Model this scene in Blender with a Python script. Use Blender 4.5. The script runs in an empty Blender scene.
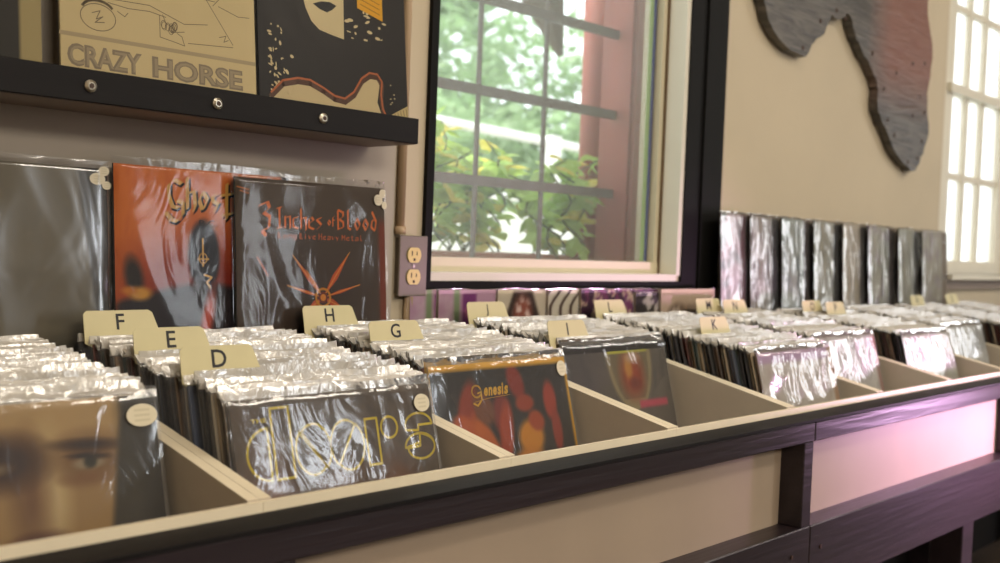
import bpy, bmesh, math, random
import numpy as np
from mathutils import Vector, Matrix, noise as mnoise

random.seed(7)
rng = np.random.default_rng(7)
sc = bpy.context.scene
COL = sc.collection
H0 = 0.90                       # world height of the bins' front lip
R = math.radians

# ------------------------------------------------------------------ camera
def make_camera():
    f, yaw, pitch, roll = 1076.5621, .82, -.0344, .0383
    cy, sy, cp, sp = math.cos(yaw), math.sin(yaw), math.cos(pitch), math.sin(pitch)
    F = Vector((sy*cp, cy*cp, sp)); Rt = Vector((cy, -sy, 0)); U = Rt.cross(F)
    cr, sr = math.cos(roll), math.sin(roll)
    R2 = Rt*cr + U*sr; U2 = -Rt*sr + U*cr
    cam = bpy.data.cameras.new('camera'); o = bpy.data.objects.new('camera', cam); COL.objects.link(o)
    m = Matrix((R2, U2, -F)).transposed().to_4x4()
    m.translation = Vector((-.669, -.9553, .2849 + H0))
    o.matrix_world = m
    cam.sensor_width = 36; cam.lens = f*36/1000
    cam.clip_start = .05; cam.clip_end = 200
    cam.dof.use_dof = True; cam.dof.focus_distance = 1.62; cam.dof.aperture_fstop = 4.0
    sc.camera = o
make_camera()

# ------------------------------------------------------------------ world, lights, exposure
w = bpy.data.worlds.new('world'); sc.world = w; w.use_nodes = True
bg = w.node_tree.nodes['Background']
bg.inputs[0].default_value = (.90, .96, 1, 1); bg.inputs[1].default_value = 2.9
def lamp(name, kind, loc, target, energy, color, size=None, size_y=None, spread=None):
    l = bpy.data.lights.new(name, kind); l.energy = energy; l.color = color
    if kind == 'AREA':
        l.shape = 'RECTANGLE'; l.size = size; l.size_y = size_y or size
        if spread: l.spread = spread
    o = bpy.data.objects.new(name, l); COL.objects.link(o); o.location = loc
    o.rotation_euler = (Vector(target) - Vector(loc)).to_track_quat('-Z', 'Y').to_euler()
    return o
s = lamp('sun', 'SUN', (-8, 1.5, 9), (2.0, 3.2, 0), 5.5, (1, .97, .88)); s.data.angle = R(3)
WARM = (1, .90, .77)
lamp('ceiling_light', 'AREA', (-.8, -3.7, 2.6), (.4, .5, 1.2), 72, WARM, 1.5, .5)
lamp('ceiling_light', 'AREA', (2.0, -2.2, 2.9), (2.2, .3, 1.1), 38, (1, .90, .76), 1.6, .4)
lamp('ceiling_light', 'AREA', (.5, -.7, 2.95), (.5, -.6, 0), 17, WARM, 1.6, .25)
lamp('ceiling_light', 'AREA', (4.2, -1.4, 2.95), (4.0, 0, 1), 30, (1, .93, .84), 1.4, .4)
lamp('sleeve_streak_light', 'AREA', (3.4, -4.3, 1.7), (2.0, 0, 1.3), 24, (.92, .96, 1), .45, 1.5)  # added light, throws narrow streaks on the sleeves; no window behind it
lamp('row_streak_light', 'AREA', (6.0, -1.5, 1.5), (2.5, .4, 1.2), 22, (.95, .97, 1), .8, 1.3)  # added light for streaks on the standing row; the wall has no window
pk = lamp('pink_lamp', 'SPOT', (2.42, -.62, .88), (1.98, -.02, .73), 88, (1, .56, .98))
pk.data.spot_size = R(74); pk.data.spot_blend = 1; pk.data.shadow_soft_size = .06
sc.view_settings.view_transform = 'Standard'; sc.view_settings.look = 'None'
sc.view_settings.gamma = 1; sc.view_settings.use_curve_mapping = False
sc.view_settings.exposure = -0.12
sc.cycles.max_bounces = 8; sc.cycles.transparent_max_bounces = 24
sc.cycles.diffuse_bounces = 4; sc.cycles.glossy_bounces = 4; sc.cycles.transmission_bounces = 8
sc.cycles.sample_clamp_indirect = 4; sc.cycles.caustics_reflective = False; sc.cycles.caustics_refractive = False

# ------------------------------------------------------------------ materials
def lin(c):
    return tuple(((x/255)/12.92 if x/255 <= .04045 else ((x/255+.055)/1.055)**2.4) for x in c)
MATS = {}
def mat(name, rgb, rough=.6, metal=0, spec=.5, var=0, vscale=8, bump=0, bscale=60, stretch=(1, 1, 1), coat=0):
    if name in MATS: return MATS[name]
    m = bpy.data.materials.new(name); m.use_nodes = True; MATS[name] = m
    n, l = m.node_tree.nodes, m.node_tree.links; b = n['Principled BSDF']
    c = (*lin(rgb), 1); b.inputs['Base Color'].default_value = c
    b.inputs['Roughness'].default_value = rough; b.inputs['Metallic'].default_value = metal
    b.inputs['Specular IOR Level'].default_value = spec; b.inputs['Coat Weight'].default_value = coat
    if var or bump:
        tc = n.new('ShaderNodeTexCoord'); mp = n.new('ShaderNodeMapping'); mp.inputs['Scale'].default_value = stretch
        l.new(tc.outputs['Object'], mp.inputs[0])
    if var:
        t = n.new('ShaderNodeTexNoise'); t.inputs['Scale'].default_value = vscale; t.inputs['Detail'].default_value = 6
        l.new(mp.outputs[0], t.inputs[0])
        r = n.new('ShaderNodeValToRGB'); r.color_ramp.elements[0].position = .3; r.color_ramp.elements[1].position = .7
        r.color_ramp.elements[0].color = (*[x*(1-var) for x in c[:3]], 1); r.color_ramp.elements[1].color = (*[min(1, x*(1+var)) for x in c[:3]], 1)
        l.new(t.outputs[0], r.inputs[0]); l.new(r.outputs[0], b.inputs['Base Color'])
    if bump:
        t2 = n.new('ShaderNodeTexNoise'); t2.inputs['Scale'].default_value = bscale; t2.inputs['Detail'].default_value = 8
        l.new(mp.outputs[0], t2.inputs[0])
        bp = n.new('ShaderNodeBump'); bp.inputs['Strength'].default_value = bump; bp.inputs['Distance'].default_value = .004
        l.new(t2.outputs[0], bp.inputs['Height']); l.new(bp.outputs[0], b.inputs['Normal'])
    return m
def ink(rgb, rough=.4):
    return mat('ink_%d_%d_%d' % rgb, rgb, rough, spec=.25)
def mat_print():
    m = bpy.data.materials.new('printed_cover'); m.use_nodes = True
    n, l = m.node_tree.nodes, m.node_tree.links
    a = n.new('ShaderNodeAttribute'); a.attribute_name = 'Col'
    l.new(a.outputs['Color'], n['Principled BSDF'].inputs['Base Color']); n['Principled BSDF'].inputs['Roughness'].default_value = .42; n['Principled BSDF'].inputs['Specular IOR Level'].default_value = .25
    return m
def mat_plastic(name, haze, bscale, bstr, rough=.14, base=.05, tint=(1, 1, 1)):
    m = bpy.data.materials.new(name); m.use_nodes = True
    n, l = m.node_tree.nodes, m.node_tree.links; n.clear()
    out = n.new('ShaderNodeOutputMaterial')
    tr = n.new('ShaderNodeBsdfTransparent'); tr.inputs[0].default_value = (.97, .97, .97, 1)
    df = n.new('ShaderNodeBsdfDiffuse'); df.inputs[0].default_value = (*[.85*t for t in tint], 1)
    gl = n.new('ShaderNodeBsdfGlossy'); gl.inputs['Roughness'].default_value = rough; gl.inputs[0].default_value = (1, 1, 1, 1)
    tc = n.new('ShaderNodeTexCoord'); mp = n.new('ShaderNodeMapping'); mp.inputs['Scale'].default_value = (1, 1, .55); mp.inputs['Rotation'].default_value = (0, .4, 0)
    oi = n.new('ShaderNodeObjectInfo'); va = n.new('ShaderNodeVectorMath'); va.operation = 'ADD'
    l.new(tc.outputs['Object'], va.inputs[0]); l.new(oi.outputs['Random'], va.inputs[1]); l.new(va.outputs[0], mp.inputs[0])
    t = n.new('ShaderNodeTexNoise'); t.inputs['Scale'].default_value = bscale; t.inputs['Detail'].default_value = 3
    t.inputs['Distortion'].default_value = 1.2
    l.new(mp.outputs[0], t.inputs[0])
    bp = n.new('ShaderNodeBump'); bp.inputs['Strength'].default_value = bstr; bp.inputs['Distance'].default_value = .006
    l.new(t.outputs[0], bp.inputs['Height'])
    fr = n.new('ShaderNodeFresnel'); fr.inputs['IOR'].default_value = 1.5
    for nd in (gl, df, fr): l.new(bp.outputs[0], nd.inputs['Normal'])
    ad = n.new('ShaderNodeMath'); ad.operation = 'ADD'; ad.use_clamp = True; ad.inputs[1].default_value = base; l.new(fr.outputs[0], ad.inputs[0])
    m1 = n.new('ShaderNodeMixShader'); m1.inputs[0].default_value = haze; l.new(tr.outputs[0], m1.inputs[1]); l.new(df.outputs[0], m1.inputs[2])
    m2 = n.new('ShaderNodeMixShader'); l.new(ad.outputs[0], m2.inputs[0]); l.new(m1.outputs[0], m2.inputs[1]); l.new(gl.outputs[0], m2.inputs[2])
    l.new(m2.outputs[0], out.inputs[0])
    return m
def mat_edges():
    # the card edges of filed jackets: every jacket has its own colour
    m = bpy.data.materials.new('jacket_card'); m.use_nodes = True
    n, l = m.node_tree.nodes, m.node_tree.links; b = n['Principled BSDF']
    oi = n.new('ShaderNodeObjectInfo'); r = n.new('ShaderNodeValToRGB'); r.color_ramp.interpolation = 'CONSTANT'
    cols = [(70, 52, 38), (168, 150, 122), (38, 32, 30), (120, 96, 72), (58, 66, 84), (28, 25, 25), (186, 172, 150), (92, 44, 34),
            (84, 80, 76), (46, 34, 28), (140, 122, 96), (34, 30, 34), (100, 78, 56), (200, 190, 170), (60, 74, 70), (52, 38, 30)]
    e = r.color_ramp.elements; e[0].position = 0; e[0].color = (*lin(cols[0]), 1); e[1].position = 1/16; e[1].color = (*lin(cols[1]), 1)
    for i in range(2, 16):
        q = e.new(i/16); q.color = (*lin(cols[i]), 1)
    for q in e: q.color = (*[min(1, x*1.7+.012) for x in q.color[:3]], 1)
    l.new(oi.outputs['Random'], r.inputs[0]); l.new(r.outputs[0], b.inputs['Base Color']); b.inputs['Roughness'].default_value = .6
    return m
M = dict(
    wall=mat('wall_paint', (190, 176, 150), .7, var=.05, vscale=3, bump=.15, bscale=40),
    grey=mat('grey_board', (172, 162, 148), .7, var=.05, vscale=5),
    ceil=mat('ceiling_paint', (215, 205, 190), .8), floor=mat('floor_paint', (92, 78, 66), .5, var=.2),
    black=mat('black_paint', (20, 17, 17), .6, spec=.2, var=.25, vscale=12, bump=.2, bscale=50, stretch=(.2, 1, 1)),
    frame=mat('black_frame_paint', (13, 12, 10), .65, spec=.15),
    purple=mat('aubergine_stain', (35, 26, 30), .38, var=.35, vscale=20, bump=.35, bscale=70, stretch=(.06, 1, 1)),
    panel=mat('cream_panel', (172, 154, 134), .5, var=.03), bin=mat('bin_board', (190, 178, 160), .6, var=.06, vscale=10, bump=.1),
    binedge=mat('bin_edge', (232, 220, 192), .5, var=.04, vscale=14),
    white=mat('white_trim', (214, 208, 190), .5, var=.02), cream=mat('cream_trim', (206, 196, 168), .5),
    card=mat('manila_card', (206, 196, 152), .55, var=.03, vscale=20), letter=mat('letter_ink', (22, 20, 18), .5),
    steel=mat('brushed_steel', (122, 112, 100), .45, .35, bump=.05), ivory=mat('ivory_plastic', (222, 196, 128), .35),
    slot=mat('slot_dark', (60, 38, 22), .6), bolt=mat('zinc_bolt', (190, 182, 165), .3, 1),
    conduit=mat('painted_conduit', (178, 152, 120), .45), sticker=mat('sticker_paper', (214, 204, 176), .4),
    brownline=mat('brown_caulk', (96, 74, 44), .6), tape=mat('blue_tape', (84, 92, 150), .5), greens=mat('green_tape', (150, 176, 120), .5),
    bars=mat('iron_bars', (104, 92, 88), .6, .2, var=.15, vscale=30, bump=.3), redwood=mat('red_painted_wood', (150, 80, 66), .65, var=.12, vscale=20, bump=.4, stretch=(1, 1, .1)),
    leaf=mat('leaf_green', (140, 184, 66), .5, var=.35, vscale=9), leaf2=mat('leaf_yellow', (186, 186, 70), .5, var=.2, vscale=9),
    stem=mat('stem_brown', (84, 88, 52), .7), treeleaf=mat('tree_leaf', (132, 160, 112), .7, var=.35, vscale=3),
    trunk=mat('trunk_bark', (88, 74, 60), .9, bump=.5), whitepaint=mat('white_fence_paint', (240, 240, 238), .5),
    ground=mat('pale_concrete', (190, 186, 176), .9, var=.1), edge=mat_edges(), prnt=mat_print(),
    flat=mat_plastic('thin_sleeve', .008, 20, .3, .2, -.07),
    clear=mat_plastic('clear_sleeve', .045, 17, .50, .13, .03), flap=mat_plastic('crinkled_sleeve', .58, 42, .75, .20, .17, (1, .95, .85)),
    sheen=mat_plastic('sheen_sleeve', .03, 7, .5, .2, .10),
    big=mat_plastic('wall_sleeve', .012, 11, .40, .11, -.02),
    shiny=mat_plastic('shiny_sleeve', .08, 20, .9, .13, .07),
)
M['shelfpaint'] = mat('shelf_paint', (140, 124, 112), .6)
def leafmat(name, rgb, var):
    m = bpy.data.materials.new(name); m.use_nodes = True
    n, l = m.node_tree.nodes, m.node_tree.links; n.clear(); out = n.new('ShaderNodeOutputMaterial')
    tc = n.new('ShaderNodeTexCoord'); t = n.new('ShaderNodeTexNoise'); t.inputs['Scale'].default_value = var; l.new(tc.outputs['Object'], t.inputs[0])
    r = n.new('ShaderNodeValToRGB'); c = lin(rgb); r.color_ramp.elements[0].position = .35; r.color_ramp.elements[1].position = .65
    r.color_ramp.elements[0].color = (*[x*.78 for x in c], 1); r.color_ramp.elements[1].color = (*[min(1, x*1.3) for x in c], 1); l.new(t.outputs[0], r.inputs[0])
    d = n.new('ShaderNodeBsdfDiffuse'); tl = n.new('ShaderNodeBsdfTranslucent'); g = n.new('ShaderNodeBsdfGlossy'); g.inputs['Roughness'].default_value = .4
    l.new(r.outputs[0], d.inputs[0]); l.new(r.outputs[0], tl.inputs[0])
    m1 = n.new('ShaderNodeMixShader'); m1.inputs[0].default_value = .5; l.new(d.outputs[0], m1.inputs[1]); l.new(tl.outputs[0], m1.inputs[2])
    m2 = n.new('ShaderNodeMixShader'); m2.inputs[0].default_value = .05; l.new(m1.outputs[0], m2.inputs[1]); l.new(g.outputs[0], m2.inputs[2]); l.new(m2.outputs[0], out.inputs[0])
    return m
M['leaf'] = leafmat('vine_leaf', (178, 210, 112), 9); M['leaf2'] = leafmat('vine_leaf_yellow', (226, 214, 104), 9); M['treeleaf'] = leafmat('tree_leaf_pale', (158, 184, 138), 1.6)
def glassmat():
    m = bpy.data.materials.new('window_glass'); m.use_nodes = True
    n, l = m.node_tree.nodes, m.node_tree.links; n.clear()
    out = n.new('ShaderNodeOutputMaterial'); tr = n.new('ShaderNodeBsdfTransparent'); tr.inputs[0].default_value = (.96, .97, .96, 1)
    gl = n.new('ShaderNodeBsdfGlossy'); gl.inputs['Roughness'].default_value = .03
    tl = n.new('ShaderNodeBsdfTranslucent'); tl.inputs[0].default_value = (.9, .93, .88, 1)
    m1 = n.new('ShaderNodeMixShader'); m1.inputs[0].default_value = .09
    l.new(tr.outputs[0], m1.inputs[1]); l.new(tl.outputs[0], m1.inputs[2])
    m2 = n.new('ShaderNodeMixShader'); m2.inputs[0].default_value = .05
    l.new(m1.outputs[0], m2.inputs[1]); l.new(gl.outputs[0], m2.inputs[2]); l.new(m2.outputs[0], out.inputs[0])
    return m
M['glass'] = glassmat()
def frosted():
    m = bpy.data.materials.new('frosted_glass'); m.use_nodes = True
    n, l = m.node_tree.nodes, m.node_tree.links; n.clear()
    out = n.new('ShaderNodeOutputMaterial'); tr = n.new('ShaderNodeBsdfTransparent')
    tl = n.new('ShaderNodeBsdfTranslucent'); tl.inputs[0].default_value = (.97, .97, .97, 1)
    m1 = n.new('ShaderNodeMixShader'); m1.inputs[0].default_value = .45
    l.new(tr.outputs[0], m1.inputs[1]); l.new(tl.outputs[0], m1.inputs[2]); l.new(m1.outputs[0], out.inputs[0])
    return m
M['frosted'] = frosted()
def charred():
    m = bpy.data.materials.new('charred_wood'); m.use_nodes = True
    n, l = m.node_tree.nodes, m.node_tree.links; b = n['Principled BSDF']
    g = n.new('ShaderNodeNewGeometry'); sx = n.new('ShaderNodeSeparateXYZ'); l.new(g.outputs['Position'], sx.inputs[0])
    mp = n.new('ShaderNodeMapping'); mp.inputs['Scale'].default_value = (1.2, 1, 9); mp.inputs['Rotation'].default_value = (0, .25, 0)
    l.new(g.outputs['Position'], mp.inputs[0])
    wv = n.new('ShaderNodeTexNoise'); wv.inputs['Scale'].default_value = 5; wv.inputs['Detail'].default_value = 8; wv.inputs['Distortion'].default_value = 1.5
    l.new(mp.outputs[0], wv.inputs[0])
    r = n.new('ShaderNodeValToRGB'); r.color_ramp.elements[0].color = (*lin((46, 43, 40)), 1); r.color_ramp.elements[1].color = (*lin((96, 90, 83)), 1)
    r.color_ramp.elements[0].position = .35; r.color_ramp.elements[1].position = .68; l.new(wv.outputs[0], r.inputs[0])
    # russet stained plank on the right
    a1 = n.new('ShaderNodeMapRange'); a1.inputs[1].default_value = 2.62; a1.inputs[2].default_value = 2.80; l.new(sx.outputs[0], a1.inputs[0])
    a2 = n.new('ShaderNodeMapRange'); a2.inputs[1].default_value = H0+.76; a2.inputs[2].default_value = H0+.93; l.new(sx.outputs[2], a2.inputs[0])
    mu = n.new('ShaderNodeMath'); mu.operation = 'MULTIPLY'; l.new(a1.outputs[0], mu.inputs[0]); l.new(a2.outputs[0], mu.inputs[1])
    mu2 = n.new('ShaderNodeMath'); mu2.operation = 'MULTIPLY'; mu2.inputs[1].default_value = .6; l.new(mu.outputs[0], mu2.inputs[0])
    mx = n.new('ShaderNodeMix'); mx.data_type = 'RGBA'; l.new(mu2.outputs[0], mx.inputs[0]); l.new(r.outputs[0], mx.inputs[6]); mx.inputs[7].default_value = (*lin((140, 82, 64)), 1)
    l.new(mx.outputs[2], b.inputs['Base Color']); b.inputs['Roughness'].default_value = .42
    bp = n.new('ShaderNodeBump'); bp.inputs['Strength'].default_value = .45; bp.inputs['Distance'].default_value = .01
    l.new(wv.outputs[0], bp.inputs['Height']); l.new(bp.outputs[0], b.inputs['Normal'])
    return m
M['charred'] = charred()

# ------------------------------------------------------------------ helpers
def tag(o, label=None, cat=None, group=None, kind=None):
    if label: o['label'] = label
    if cat: o['category'] = cat
    if group: o['group'] = group
    if kind: o['kind'] = kind
    return o
def empty(name, loc=(0, 0, 0), rot=(0, 0, 0)):
    o = bpy.data.objects.new(name, None); o.empty_display_size = .05; COL.objects.link(o); o.location = loc; o.rotation_euler = rot
    return o
def obj(name, bm, mats, parent=None, smooth=False, bevel=0):
    me = bpy.data.meshes.new(name)
    if bevel:
        bmesh.ops.bevel(bm, geom=[e for e in bm.edges], offset=bevel, segments=1, affect='EDGES')
    bm.to_mesh(me); bm.free()
    for m in (mats if isinstance(mats, (list, tuple)) else [mats]): me.materials.append(m)
    if smooth:
        for p in me.polygons: p.use_smooth = True
    o = bpy.data.objects.new(name, me); COL.objects.link(o)
    if parent: o.parent = parent
    return o
def box(bm, x0, x1, y0, y1, z0, z1, mi=0):
    vs = [bm.verts.new(p) for p in ((x0,y0,z0),(x1,y0,z0),(x1,y1,z0),(x0,y1,z0),(x0,y0,z1),(x1,y0,z1),(x1,y1,z1),(x0,y1,z1))]
    for f in ((0,3,2,1),(4,5,6,7),(0,1,5,4),(1,2,6,5),(2,3,7,6),(3,0,4,7)):
        bm.faces.new([vs[i] for i in f]).material_index = mi
    return vs
def B(*a):
    bm = bmesh.new()
    for q in a: box(bm, *q)
    return bm
def cyl(bm, p, q, r0, r1=None, n=12, mi=0, cap=True):
    r1 = r0 if r1 is None else r1
    p, q = Vector(p), Vector(q); d = (q-p).normalized()
    a = d.orthogonal().normalized(); b = d.cross(a)
    A = [bm.verts.new(p + (a*math.cos(t)+b*math.sin(t))*r0) for t in [2*math.pi*i/n for i in range(n)]]
    C = [bm.verts.new(q + (a*math.cos(t)+b*math.sin(t))*r1) for t in [2*math.pi*i/n for i in range(n)]]
    for i in range(n):
        bm.faces.new((A[i], A[(i+1) % n], C[(i+1) % n], C[i])).material_index = mi
    if cap:
        bm.faces.new(A[::-1]).material_index = mi; bm.faces.new(C).material_index = mi
def prism(bm, pts, y0, y1, mi=0):
    """polygon in x,z extruded along y"""
    a = [bm.verts.new((x, y0, z)) for x, z in pts]; b = [bm.verts.new((x, y1, z)) for x, z in pts]
    n = len(pts)
    bm.faces.new(a).material_index = mi; bm.faces.new(b[::-1]).material_index = mi
    for i in range(n): bm.faces.new((a[(i+1) % n], a[i], b[i], b[(i+1) % n])).material_index = mi
def prism_x(bm, pts, x0, x1, mi=0):
    """polygon in y,z extruded along x"""
    a = [bm.verts.new((x0, y, z)) for y, z in pts]; b = [bm.verts.new((x1, y, z)) for y, z in pts]
    n = len(pts)
    bm.faces.new(a).material_index = mi; bm.faces.new(b[::-1]).material_index = mi
    for i in range(n): bm.faces.new((a[(i+1) % n], a[i], b[i], b[(i+1) % n])).material_index = mi
def Z(v): return v + H0

# text outlines as flat polygons -------------------------------------------------
TXT = {}
def text_polys(body, bold=0.0):
    key = (body, bold)
    if key in TXT: return TXT[key]
    cu = bpy.data.curves.new('t', 'FONT'); cu.body = body; cu.size = 1; cu.offset = bold; cu.resolution_u = 3
    o = bpy.data.objects.new('t', cu); COL.objects.link(o)
    dg = bpy.context.evaluated_depsgraph_get(); dg.update()
    me = bpy.data.meshes.new_from_object(o.evaluated_get(dg))
    vs = [(v.co.x, v.co.y) for v in me.vertices]; fs = [tuple(p.vertices) for p in me.polygons]
    bpy.data.objects.remove(o); bpy.data.curves.remove(cu); bpy.data.meshes.remove(me)
    TXT[key] = (vs, fs); return TXT[key]

# ------------------------------------------------------------------ record covers
LP = .315; TH = .0036
class Cover:
    """a record jacket: card body, printed face (colour grid) and flat lettering; u right, v down, in metres"""
    def __init__(s, w=LP, h=LP, paint=None, res=90, th=TH, edge=(60, 50, 42)):
        s.bm = bmesh.new(); s.w, s.h, s.th = w, h, th; s.mats = [M['edge'] if edge is None else ink(edge)]; s.layer = 0
        s.colidx = None
        box(s.bm, -w/2, w/2, -th/2, th/2, 0, h)
        s.cl = s.bm.loops.layers.float_color.new('Col')
        if paint:
            s.mats.append(M['prnt']); n = res
            us = np.linspace(0, w, n+1); vs = np.linspace(0, h, n+1)
            Um, Vm = np.meshgrid(us, vs); rgb = paint(Um, Vm)/255.0
            rgb = np.clip(rgb, 0, 1); rgb = np.where(rgb <= .04045, rgb/12.92, ((rgb+.055)/1.055)**2.4)
            y = -th/2 - .0002
            G = [[s.bm.verts.new((u-w/2, y, h-v)) for u in us] for v in vs]
            for i in range(n):
                for j in range(n):
                    f = s.bm.faces.new((G[i+1][j], G[i+1][j+1], G[i][j+1], G[i][j])); f.material_index = 1
                    for lp, (a, b) in zip(f.loops, ((i+1, j), (i+1, j+1), (i, j+1), (i, j))):
                        lp[s.cl] = (*rgb[a, b], 1)
    def mi(s, rgb):
        m = ink(rgb)
        if m not in s.mats: s.mats.append(m)
        return s.mats.index(m)
    def poly(s, pts, rgb, layer=1):
        y = -s.th/2 - .0002 - .00012*layer
        vs = [s.bm.verts.new((u-s.w/2, y, s.h-v)) for u, v in pts]
        try:
            f = s.bm.faces.new(vs); f.material_index = s.mi(rgb); f.normal_update()
            if f.normal.y > 0: f.normal_flip()
        except ValueError: pass
    def line(s, pts, wd, rgb, layer=1, closed=False):
        if closed: pts = list(pts)+[pts[0]]
        for (a, b), (c, d) in zip(pts[:-1], pts[1:]):
            L = math.hypot(c-a, d-b) or 1e-6; ex, ey = (c-a)/L*wd*.3, (d-b)/L*wd*.3
            nx, ny = -(d-b)/L*wd/2, (c-a)/L*wd/2
            s.poly([(a-ex+nx, b-ey+ny), (c+ex+nx, d+ey+ny), (c+ex-nx, d+ey-ny), (a-ex-nx, b-ey-ny)], rgb, layer)
    def nib(s, pts, wd, rgb, layer=1, ang=-40):
        """broad pen stroke"""
        cx, cy = math.cos(R(ang))*wd/2, math.sin(R(ang))*wd/2
        k = wd*.12
        for (a, b), (c, d) in zip(pts[:-1], pts[1:]):
            s.poly([(a-cx, b-cy), (a+cx, b+cy), (c+cx, d+cy), (c-cx, d-cy)], rgb, layer)
            s.line([(a, b), (c, d)], k, rgb, layer)
    def ell(s, cu, cv, ru, rv, rgb, layer=1, a0=0, a1=360, n=26, rot=0):
        cr, sr = math.cos(R(rot)), math.sin(R(rot)); P = []
        for i in range(n+1 if a1-a0 < 360 else n):
            t = R(a0+(a1-a0)*i/n); x, y = ru*math.cos(t), rv*math.sin(t); P.append((cu+x*cr-y*sr, cv+x*sr+y*cr))
        s.poly(P, rgb, layer)
    def ring(s, cu, cv, ru, rv, wd, rgb, layer=1, a0=0, a1=360, n=26, rot=0):
        cr, sr = math.cos(R(rot)), math.sin(R(rot)); P = []
        for i in range(n+1):
            t = R(a0+(a1-a0)*i/n); x, y = ru*math.cos(t), rv*math.sin(t); P.append((cu+x*cr-y*sr, cv+x*sr+y*cr))
        s.line(P, wd, rgb, layer)
    def text(s, body, u0, v0, u1, v1, rgb, layer=2, bold=0, shear=0, skew=0):
        vs, fs = text_polys(body, bold)
        xs = [a for a, b in vs]; ys = [b for a, b in vs]; x0, x1, y0, y1 = min(xs), max(xs), min(ys), max(ys)
        P = []
        for a, b in vs:
            fx, fy = (a-x0)/(x1-x0), (b-y0)/(y1-y0)
            P.append((u0+(u1-u0)*fx + shear*fy, v1+(v0-v1)*fy + skew*fx))
        for f in fs: s.poly([P[i] for i in f], rgb, layer)
    def build(s, parent, name='jacket'):
        return obj(name, s.bm, s.mats, parent)
def soft(d, w=.002): return np.clip(.5 - d/(2*w), 0, 1)
def base(U, c): return np.ones(U.shape+(3,))*np.array(c, float)
def mixin(img, mask, c):
    return img*(1-mask[..., None]) + np.array(c, float)*mask[..., None]
def ellm(U, V, cu, cv, ru, rv, s=.3, rot=0):
    c, q = math.cos(R(rot)), math.sin(R(rot)); x, y = U-cu, V-cv
    d = np.sqrt(((x*c+y*q)/ru)**2 + ((-x*q+y*c)/rv)**2) - 1
    return np.clip(.5 - d/(2*s), 0, 1)
def cloud(U, V, sc_, seed, oct=3):
    out = np.zeros(U.shape)
    for i in range(U.shape[0]):
        for j in range(U.shape[1]):
            out[i, j] = mnoise.fractal(Vector((U[i, j]*sc_, V[i, j]*sc_, seed)), 1, 2, oct)
    return out

# ------------------------------------------------------------------ sleeves
def wr(x, z, seed, k=1):
    n = mnoise.noise(Vector((x*14*k+z*5*k, z*6*k, seed)))
    m = mnoise.noise(Vector((x*9*k-z*16*k, z*9*k+x*7*k, seed+9.3)))
    return (1-abs(n)*2)*.6 + (1-abs(m)*2)*.4
def sleeve(parent, w=LP, h=LP, seed=0, amp=.0022, material=None, n=44, flap=.012, th=TH, name='plastic_sleeve', k=1):
    W, Hh = w+.008, h+flap; bm = bmesh.new()
    def sheet(sign, n, amp):
        G = []
        for i in range(n+1):
            z = -.001 + (Hh+.001)*i/n; row = []
            for j in range(n+1):
                x = -W/2 + W*j/n
                edge = min(1, min(j, n-j)/2.5)*min(1, i/2.5)
                top = max(0, (z-h)/max(flap, 1e-4))
                y = th/2 + .0009 + max(0, amp*(wr(x, z, seed, k)+.1))*edge
                y = y*(1-.8*top) + .004*top*mnoise.noise(Vector((x*30, seed, 1.1)))
                zz = z + (.0035*mnoise.noise(Vector((x*22, seed, 4.4))) if i == n else 0)
                row.append(bm.verts.new((x, sign*y if top == 0 else (sign*(th/2+.0009)*(1-top)+ (y if sign < 0 else y)*top), zz)))
            G.append(row)
        for i in range(n):
            for j in range(n):
                q = (G[i][j], G[i][j+1], G[i+1][j+1], G[i+1][j])
                bm.faces.new(q if sign < 0 else q[::-1])
        return G
    sheet(-1, n, amp); sheet(1, 8, 0)
    return obj(name, bm, material or M['clear'], parent, smooth=True)
def price_sticker(parent, u, v, ru=.017, rv=.011, w=LP, h=LP, th=TH, name='price_sticker', off=.0042, lobes=1):
    bm = bmesh.new(); n = 22
    y = -th/2-off
    for (du, dv, ra, rb) in ([(0, 0, ru, rv)] if lobes == 1 else [(0, 0, ru, rv), (.010, -.012, ru*.7, rv*.8), (.014, .009, ru*.6, rv*.7)]):
        a = [bm.verts.new((u-w/2+du+ra*math.cos(2*math.pi*i/n), y-.0002, h-v-dv+rb*math.sin(2*math.pi*i/n))) for i in range(n)]
        b = [bm.verts.new((p.co.x, y+.0002, p.co.z)) for p in a]
        bm.faces.new(a[::-1]).material_index = 0; bm.faces.new(b)
        for i in range(n): bm.faces.new((a[i], a[(i+1) % n], b[(i+1) % n], b[i]))
        for k in range(3):
            zz = h-v-dv+(k-1)*rb*.45
            q = [bm.verts.new((u-w/2+du+sx*ra*.5, y-.0004, zz+sz*rb*.1)) for sx, sz in ((-1, -1), (1, -1), (1, 1), (-1, 1))]
            f = bm.faces.new(q); f.material_index = 1
    return obj(name, bm, [M['sticker'], ink((202, 192, 163))], parent)

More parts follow.
